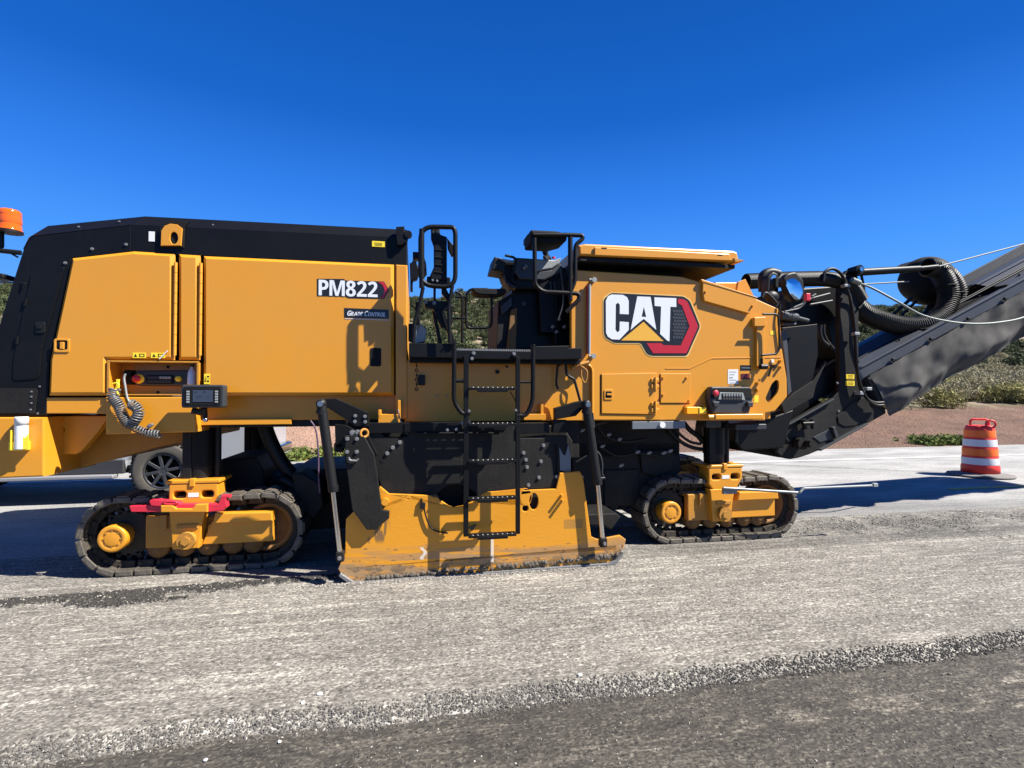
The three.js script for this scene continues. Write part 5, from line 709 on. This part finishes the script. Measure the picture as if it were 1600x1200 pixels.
  // pipes from the front body to the boom
  part('suction_pipe', [ribbed([[4.194,3.125,-1.1],[4.52,3.155,-1.1],[4.996,3.191,-1.1],[5.484,3.203,-1.1],[5.782,3.121,-1.1],[5.931,2.935,-1.1]], .10, 90, .04), pipe([[4.18,2.931,-0.75],[4.173,3.127,-0.75],[4.28,3.179,-0.75],[4.395,3.152,-0.75]], .055, .15)], M.hose);
  part('front_panel', plate([[4.441,2.49],[4.939,2.55],[4.943,2.158],[4.866,1.863],[4.593,1.695],[4.503,1.719]], -.8, -.75, .006), M.black); part('panel_edge', plate([[4.391,2.42],[4.462,2.453],[4.493,1.992],[4.525,1.703],[4.471,1.656],[4.457,1.953]], -.78, -.7, .004), M.cover, machine.children.at(-1));
  part('chute_plate', plate([[4.583,1.545],[4.737,1.671],[5.048,1.85],[5.207,2.044],[5.254,2.107],[5.086,1.782],[5.045,1.629],[4.62,1.42]], -1.0, -.95, .006), M.blackDirty);
  part('front_ram', [rod([4.208,2.604,-0.5], [4.505,2.596,-0.6], .05, .05, 18), rod([4.505,2.596,-0.6], [4.716,2.57,-0.65], .025), box(4.347, 4.522, 2.504, 2.53, -.7, -.6, .006)], M.plasticGrey);
  part('front_block', [plate([[4.946,3.094],[5.823,3.181],[5.816,2.655],[5.058,2.61],[4.942,2.763]], -1.95, -1.3, .02), plate([[5.606,2.701],[5.864,2.708],[5.853,1.903],[5.753,2.169]], -1.9, -1.35, .01), plate([[4.964,1.654],[5.683,2.158],[5.679,1.81],[4.961,1.339],[4.72,1.299]], -1.9, -1.2, .01), plate([[4.35,1.357],[4.756,1.475],[4.611,0.989],[4.023,0.961],[3.918,1.082],[3.937,1.257]], -1.9, -.95, .02), plate([[4.693,2.532],[5.202,2.543],[5.24,1.362],[4.682,1.366]], -2.3, -1.6, .01)], M.black);
  part('front_hose', [flex([[5.119,2.559,-0.9],[5.109,2.46,-0.9],[5.145,2.362,-0.9],[5.23,2.297,-0.9]], .025, 8), flex([[5.167,2.568,-0.9],[5.165,2.461,-0.9],[5.211,2.363,-0.9],[5.305,2.257,-0.9]], .02, 8), flex([[4.158,2.692,-0.5],[4.21,2.769,-0.5],[4.245,2.831,-0.5]], .012, 6), flex([[4.043,2.688,-0.28],[4.017,2.507,-0.28],[4.031,2.363,-0.28],[4.054,2.183,-0.28]], .01, 6), flex([[3.937,2.788,-0.45],[3.987,2.842,-0.45],[4.07,2.786,-0.45],[4.128,2.728,-0.45]], .02, 6)], M.hose);
  parts('pipe_run', [rod([4.935,2.882,-0.9], [5.258,2.968,-0.9], .016), rod([4.972,2.818,-0.9], [5.295,2.878,-0.9], .014), rod([4.992,2.917,-0.9], [5.049,2.952,-0.9], .02), rod([4.294,2.651,-0.5], [4.536,2.75,-0.5], .014), pipe([[4.237,2.634,-0.45],[4.441,2.678,-0.45],[4.511,2.756,-0.45]], .011)], M.plasticGrey);
  part('tail_lamp', box(4.874, 4.938, 2.857, 2.952, -.9, -.85, .008), M.red);
  const mi = part('mirror_housing', [plate(rounded([[4.224,3.016],[4.276,3.085],[4.387,3.113],[4.497,3.02],[4.512,2.861],[4.451,2.761],[4.365,2.751],[4.298,2.824]], .03), -.55, -.45, .02), plate(rounded([[4.118,2.845],[4.137,3.076],[4.207,3.14],[4.285,3.113],[4.282,2.851]], .03), -.72, -.6, .015), new THREE.SphereGeometry(.09, 16, 12).scale(1, .8, .6).translate(...[4.109,2.811,-0.5])], M.hose);
  { const pts = rounded([[4.233,3.014],[4.276,3.068],[4.369,3.087],[4.462,3.008],[4.482,2.866],[4.43,2.781],[4.366,2.772],[4.307,2.837]], .03); const cx = pts.reduce((a, p) => a + p[0], 0) / pts.length, cy = pts.reduce((a, p) => a + p[1], 0) / pts.length, v = [0, 0, .02], I = []; const rings = 6; for (let r = 1; r <= rings; r++) for (const p of pts) { const t = r / rings; v.push((p[0] - cx) * t, (p[1] - cy) * t, .02 * (1 - t * t)); } const n = pts.length; for (let i = 0; i < n; i++) { I.push(0, 1 + i, 1 + (i + 1) % n); for (let r = 0; r < rings - 1; r++) { const a = 1 + r * n + i, b = 1 + r * n + (i + 1) % n; I.push(a, a + n, b, b, a + n, b + n); } } const g = new THREE.BufferGeometry(); g.setAttribute('position', new THREE.Float32BufferAttribute(v, 3)); g.setIndex(I); g.computeVertexNormals(); g.rotateX(-.10).translate(cx, cy, -.452); part('mirror_glass', g, M.mirror, mi); }
  part('mirror_glass', plate(rounded([[4.162,2.86],[4.173,3.06],[4.207,3.1],[4.242,3.093],[4.239,2.863]], .02), -.6, -.596, 0), M.mirror, mi);
  part('mirror_arm', [pipe([[4.176,2.738,-0.5],[4.277,2.643,-0.5],[4.466,2.702,-0.5],[4.537,2.781,-0.5]], .011, .03), rod([4.372,2.752,-0.5], [4.371,2.639,-0.5], .01)], M.hose, mi);
}

// ---------- things around the machine ----------
{ // spray can in the holder, bottle in the control recess
  const c = thing('spray_can', 'white spray can standing in the holder on the rear yellow block', 'spray can'); c.position.set(-3.274, 0, ZH + .045);
  mesh('can_body', new THREE.LatheGeometry([[0, 0], [.044, 0], [.046, .008], [.046, .20], [.042, .215], [.018, .225]].map(V2), 24).translate(0, 1.207, 0), std(lin(.72, .72, .74), .25, .2), c);
  mesh('can_cap', new THREE.LatheGeometry([[0, .07], [.043, .07], [.047, .06], [.048, 0], [0, 0]].map(V2), 24).translate(0, 1.413, 0), M.whitePaint, c);
  const b = thing('drink_bottle', 'small clear bottle in the control panel recess', 'bottle'); b.position.set(-2.019, 1.762, -.4);
  mesh('bottle_body', new THREE.LatheGeometry([[0, 0], [.034, 0], [.037, .01], [.035, .10], [.030, .125], [.014, .15], [.014, .17]].map(V2), 20), std(lin(.62, .68, .72), .12), b); mesh('bottle_cap', rod([0, .165, 0], [0, .19, 0], .017), M.plasticGrey, b);
}
{ // traffic drum
  const t = thing('traffic_drum', 'orange traffic drum with white reflective bands standing on the road', 'traffic drum'); t.position.set(11.41, 0, -3.75); t.rotation.y = -.6;
  const s = 1.13, prof = [[0, .02], [.27, .02], [.272, .16], [.262, .20], [.258, .21], [.258, .335], [.252, .34], [.252, .365], [.248, .37], [.246, .50], [.238, .505], [.238, .53], [.234, .535], [.230, .665], [.222, .67], [.222, .695], [.218, .70], [.214, .83], [.205, .835], [.205, .86], [.20, .87], [.19, .90], [.17, .912], [0, .915]].map(([r, y]) => [r * s, y * s]);
  mesh('drum_body', new THREE.LatheGeometry(prof.map(V2), 48), std(lin(.66, .030, .018), .5), t);
  const band = (y0, y1, r0, r1, m, name) => mesh(name, new THREE.LatheGeometry([[r0 - .004, y0], [r0 + .003, y0 + .002], [r1 + .003, y1 - .002], [r1 - .004, y1]].map(([r, y]) => V2([r * s, y * s])), 48), m, t);
  const W = std(lin(.60, .61, .64), .45), O = std(lin(.85, .14, .012), .42);
  band(.212, .333, .258, .258, W, 'white_band'); band(.372, .498, .248, .246, O, 'orange_band'); band(.537, .663, .234, .230, W, 'white_band'); band(.702, .828, .218, .214, O, 'orange_band');
  mesh('handle', [pipe([[-.13, .90, 0], [-.13, 1.02, 0], [.13, 1.02, 0], [.13, .90, 0]].map((p) => p.map((v) => v * s)), .022, .07), new THREE.TorusGeometry(.075, .02, 8, 24).translate(.10 * s, .94 * s, .17 * s)], std(lin(.66, .035, .03), .5), t);
  mesh('base_ring', new THREE.LatheGeometry([[.27, .005], [.47, .005], [.475, .025], [.46, .04], [.30, .05], [.27, .07]].map(([r, y]) => V2([r * s, y])), 48), std(lin(.15, .14, .13), .9), t);
}
{ // pickup parked beyond the machine
  const t = thing('pickup_truck', 'silver grey pickup truck parked behind the milling machine', 'truck'); t.position.set(-5.35, 0, -4.15);
  const white = new THREE.MeshPhysicalMaterial({ color: lin(.30, .32, .35), roughness: .3, clearcoat: .8, clearcoatRoughness: .08 }), glass = std(lin(.02, .025, .03), .05), xs = [-2.15, 1.47];
  const arch = (x) => Array.from({ length: 13 }, (_, k) => { const a = Math.PI * (1 - k / 12); return [x + .53 * Math.cos(a), .50 + .53 * Math.sin(a)]; });
  const prof = [[-3.1, .50], ...arch(xs[0]), ...arch(xs[1]), [2.75, .55], [2.85, .72], [2.85, 1.28], [2.80, 1.33], [.75, 1.34], [.45, 1.95], [.2, 2.0], [-1.0, 2.0], [-1.2, 1.95], [-1.85, 1.36], [-2.9, 1.25], [-3.12, 1.1], [-3.15, .7]];
  const body = mesh('body', plate(prof, -1.95, 0, .05), white, t);
  mesh('side_window', plate([[-1.65, 1.38], [-.55, 1.38], [-.55, 1.90], [-1.12, 1.90]], -.01, .006, .004), glass, t); mesh('side_window', plate([[-.48, 1.38], [.45, 1.38], [.22, 1.90], [-.48, 1.90]], -.01, .006, .004), glass, t);
  mesh('door_handle', box(-.75, -.58, 1.2, 1.235, 0, .03, .008), white, t); mesh('door_handle', box(.25, .42, 1.2, 1.235, 0, .03, .008), white, t);
  mesh('running_board', box(-1.5, .85, .38, .44, -.02, .14, .02), std(lin(.2, .2, .21), .5), t); mesh('tail_light', box(2.78, 2.862, .95, 1.25, -.16, .006, .01), M.red, t); mesh('rear_bumper', box(2.72, 2.98, .55, .74, -1.85, -.1, .04), M.chrome, t); mesh('front_bumper', box(-3.28, -3.05, .5, .8, -1.9, -.05, .05), white, t);
  mesh('rocker_panel', box(-1.62, .94, .44, .66, -.06, .03, .02), std(lin(.03, .03, .032), .6), t); mesh('underbody', box(-2.9, 2.6, .42, .7, -1.75, -.2, .02), M.rubber, t);
  for (const x of xs) for (const z of [.02, -1.69]) {
    const R = .46, w = mesh('wheel', latheZ([[.27, -.02], [.30, .0], [.40, .005], [.45, -.03], [R, -.07], [R, -.21], [.44, -.26], [.3, -.28], [.27, -.26]], x, R, z, 48), std(0xffffff, .85, 0, { map: dusty([.035, .033, .03], [.16, .14, .11], .7, 161) }), t);
    const lugs = []; for (let k = 0; k < 40; k++) { const a = k / 40 * Math.PI * 2; for (const [o, zz] of [[0, -.05], [.5, -.14], [0, -.23]]) lugs.push(box(-.022, .022, R - .01, R + .012, zz - .035, zz + .035, .004).rotateZ(a + o * Math.PI / 20).translate(x, R, z)); }
    mesh('tyre_tread', lugs, M.rubber, w); const sp = [disc(x, R, z - .06, z - .03, .07, 20), latheZ([[.25, -.03], [.272, -.01], [.275, -.03], [.26, -.2], [.25, -.2]], x, R, z, 36)]; for (let k = 0; k < 8; k++) sp.push(box(-.024, .024, .05, .26, -.05, -.025, .008).rotateZ(k / 8 * Math.PI * 2 + .2).translate(x, R, z)); mesh('rim', sp, std(lin(.085, .085, .088), .35, .6), w); mesh('brake_disc', disc(x, R, z - .16, z - .12, .2, 24), M.rubber, w);
  }
}
{ // pale stones that stand out in the foreground
  const spots = [[-.51, 1.77, .013, 'white stone on the lane lip, left foreground, larger of a pair'], [-.585, 1.84, .010, 'white stone on the lane lip, left foreground, smaller of a pair'], [.97, 1.86, .012, 'white stone in the middle of the gravel lip'], [-.65, 2.06, .008, 'pale stone on the dark lower lane, left of centre'], [-.96, 2.13, .008, 'pale stone lowest on the dark lane, near the left edge']];
  spots.forEach(([x, z, r, label], i) => { const g = new THREE.IcosahedronGeometry(1, 1), P = g.attributes.position; for (let k = 0; k < P.count; k++) { const f = .75 + .5 * vn(P.getX(k) * 1.4 + 9 + i * 3, P.getY(k) * 1.4 + P.getZ(k) * 1.7 + 5, 171); P.setXYZ(k, P.getX(k) * f * r * 1.2, P.getY(k) * f * r * .7, P.getZ(k) * f * r); } g.computeVertexNormals(); const m = mesh('white_stone', g, std(lin(.70, .68, .64), .85), scene); m.position.set(x, i > 2 ? -.044 : laneHeight(x, z) + r * .45, z); m.rotation.y = i * 1.7; tag(m, label, 'stone', 'pale stones in the foreground'); });
}
// ---------- vegetation ----------
function tuft(R, lobes, perLobe, size, flat, col, spread, thin = 1) {          // leaf clumps as many small bent faces through a lumpy crown
  const P = [], N = [], C = [], v = new THREE.Vector3(), a = new THREE.Vector3(), b = new THREE.Vector3();
  for (const [lx, ly, lz, lr] of lobes) for (let k = 0; k < perLobe; k++) {
    v.set(R() - .5, R() - .5, R() - .5).normalize().multiplyScalar(lr * Math.cbrt(.25 + .75 * R()) * (1 + spread * (R() - .5))); const p = [lx + v.x, Math.max(.02, ly + v.y * flat), lz + v.z];
    a.set(R() - .5, R() - .2, R() - .5).normalize().multiplyScalar(size * (.6 + R() * .8)); b.set(R() - .5, R() - .5, R() - .5).cross(a).normalize().multiplyScalar(size * thin * (.25 + R() * .3));
    const s = .62 + R() * .75, q = col(R); for (const w of [[-.5, -.6], [.5, -.5], [0, .8]]) { P.push(p[0] + a.x * w[1] + b.x * w[0], p[1] + a.y * w[1] + b.y * w[0], p[2] + a.z * w[1] + b.z * w[0]); C.push(q[0] * s, q[1] * s, q[2] * s); }
  }
  const g = new THREE.BufferGeometry(); g.setAttribute('position', new THREE.Float32BufferAttribute(P, 3)); g.setAttribute('color', new THREE.Float32BufferAttribute(C, 3)); g.computeVertexNormals(); return g;
}
const leafMat = new THREE.MeshStandardMaterial({ color: 0xffffff, vertexColors: true, roughness: .9, side: THREE.DoubleSide }), barkMat = std(lin(.11, .085, .065), .95);
{
  const R = rng(4242);
  // junipers and pinyons on the hill
  const protos = []; for (let k = 0; k < 5; k++) { const lobes = []; const n = 8 + Math.floor(R() * 4); for (let i = 0; i < n; i++) { const a = R() * 6.28, r = R() * 1.0; lobes.push([Math.cos(a) * r, .75 + R() * 1.7 * (1 - r * .35), Math.sin(a) * r, .45 + R() * .4]); } protos.push([tuft(R, lobes, 95, .30, .9, (r) => { const t = r(); return [.042 + .036 * t, .056 + .034 * t, .019 + .012 * t]; }, .5), merge([rod([0, -.3, 0], [.05, 1.3, .03], .14, .08, 7), rod([.04, .7, 0], [.5, 1.5, .2], .06, .03, 6), rod([.04, .8, 0], [-.45, 1.6, -.2], .06, .03, 6)])]); }
  let made = 0; for (let i = 0; i < 6000 && made < 285; i++) {
    const s = 20 + 148 * R() ** .8, z = -8.7 - s, az = mix(-.85, 1.35, R()), x = (4.8 - z) * Math.tan(az) * .95; if (x < -150 || x > 300) continue; if (fbm(x * .035, z * .04, 181, 3) < .40 + .12 * R()) continue; if (s < 34 && R() < .75) continue; if (x > 22 && s < 85 && R() < .8) continue;
    const zone = s < 60 ? ['low on', 'junipers low on the hillside'] : s < 115 ? ['halfway up', 'junipers halfway up the hillside'] : ['near the crest of', 'junipers near the crest of the hillside'], t = thing('juniper_tree', `dark green rounded juniper ${zone[0]} the dry hillside ${x < -12 ? 'left of' : x < 40 ? 'behind' : 'right of'} the machine`, 'tree', `${zone[1]} ${x < -12 ? 'on the left' : x < 40 ? 'behind the machine' : 'on the right'}`), [cg, tg] = protos[made % 5], k = .75 + R() * .75; mesh('crown', cg, leafMat, t); mesh('trunk', tg, barkMat, t); t.position.set(x, terrainY(x, z) - .05, z); t.rotation.y = R() * 6.3; t.scale.set(k * (.9 + R() * .4), k * (.75 + R() * .35), k); made++;
  }
  // sagebrush band beyond the shoulder
  const sage = []; for (let k = 0; k < 6; k++) { const lobes = []; for (let i = 0; i < 7; i++) { const a = R() * 6.28, r = .15 + R() * .55; lobes.push([Math.cos(a) * r, .22 + R() * .42, Math.sin(a) * r, .26 + R() * .2]); } const green = k < 2; sage.push(tuft(R, lobes, 260, .17, .9, (r) => { const t = r(); return green ? [.20 + .08 * t, .19 + .06 * t, .06 + .03 * t] : [.22 + .11 * t, .20 + .09 * t, .115 + .06 * t]; }, .8, .45)); }
  let n = 0; for (let i = 0; i < 4000 && n < 190; i++) { const s = 9.6 + 26 * R() ** 1.4, z = -8.7 - s, x = 4 + R() * (26 + s * 2.2); if (x < 7 && s < 14) continue; const kind = s < 15 ? (R() < .55 ? Math.floor(R() * 2) : 2 + Math.floor(R() * 4)) : 2 + Math.floor(R() * 4), m = mesh('sagebrush', sage[kind], leafMat, scene); const k = .8 + R() * .9; m.position.set(x, terrainY(x, z) - .04, z); m.rotation.y = R() * 6.3; m.scale.set(k * 1.2, k * (.8 + R() * .5), k * 1.2); { const row = s < 15 ? 'in the front row beside the dirt shoulder' : s < 24 ? 'in the middle of the scrub band' : 'at the back of the scrub band', hue = kind < 2 ? 'yellow green' : 'grey green'; tag(m, `${hue} rounded sagebrush bush ${row}`, 'bush', `${hue} sagebrush ${row}`); } n++; }
  const far = []; for (let i = 0; i < 5200; i++) { const s = 12 + 110 * R() ** 1.2, z = -8.7 - s, x = -60 - s + R() * (150 + 3.4 * s); if (x < 8 && s < 26) continue; if (fbm(x * .1, z * .12, 191, 3) < .36) continue; far.push([x, z, .5 + R() * .9]); }
  const M4 = new THREE.Matrix4(), q = new THREE.Quaternion(), up = new THREE.Vector3(0, 1, 0), fm = new THREE.InstancedMesh(sage[3], leafMat, far.length); far.forEach(([x, z, k], i) => { M4.compose(new THREE.Vector3(x, terrainY(x, z) - .05, z), q.setFromAxisAngle(up, i * 1.3), new THREE.Vector3(k * 1.3, k, k * 1.3)); fm.setMatrixAt(i, M4); }); fm.name = 'hillside_scrub'; fm.userData = { kind: 'stuff', label: 'low grey green scrub covering the slope', category: 'scrub' }; fm.castShadow = fm.receiveShadow = true; scene.add(fm);
  const wood = []; for (let i = 0; i < 15000 && wood.length < 4200; i++) { const s = 40 + 128 * R() ** .7, z = -8.7 - s, x = -1.1 * s - 40 + R() * (90 + 3.1 * s); if (fbm(x * .035, z * .04, 181, 3) < .33 + .14 * R() + .17 * smooth(20, 60, x)) continue; wood.push([x, z, .6 + R() * .7]); }
  const hm = new THREE.InstancedMesh(protos[1][0], leafMat, wood.length); wood.forEach(([x, z, k], i) => { M4.compose(new THREE.Vector3(x, terrainY(x, z) - .1, z), q.setFromAxisAngle(up, i * 1.9), new THREE.Vector3(k * 1.2, k * .9, k * 1.1)); hm.setMatrixAt(i, M4); }); hm.name = 'hillside_woodland'; hm.userData = { kind: 'stuff', label: 'dense far off juniper woodland on the hill', category: 'woodland' }; hm.castShadow = hm.receiveShadow = true; scene.add(hm);
  // weeds along the road edge
  const blade = tuft(R, [[0, .10, 0, .14]], 60, .09, .9, (r) => [.10 + .05 * r(), .13 + .05 * r(), .03], .5), wl = []; for (let i = 0; i < 2600; i++) { const x = -30 + R() * 90, s = .1 + Math.abs(R() + R() - 1) * 1.4; if (fbm(x * .35, 3, 195, 3) < .50 + .07 * smooth(2, 8, x)) continue; wl.push([x, -8.7 - s, .5 + R() * .9]); }
  const wm = new THREE.InstancedMesh(blade, leafMat, wl.length); wl.forEach(([x, z, k], i) => { M4.compose(new THREE.Vector3(x, terrainY(x, z) - .01, z), q.setFromAxisAngle(up, i * 2.1), new THREE.Vector3(k, k, k)); wm.setMatrixAt(i, M4); }); wm.name = 'roadside_weeds'; wm.userData = { kind: 'stuff', label: 'green weeds along the far road edge', category: 'grass' }; wm.castShadow = wm.receiveShadow = true; scene.add(wm);
}
renderer.render(scene, camera);
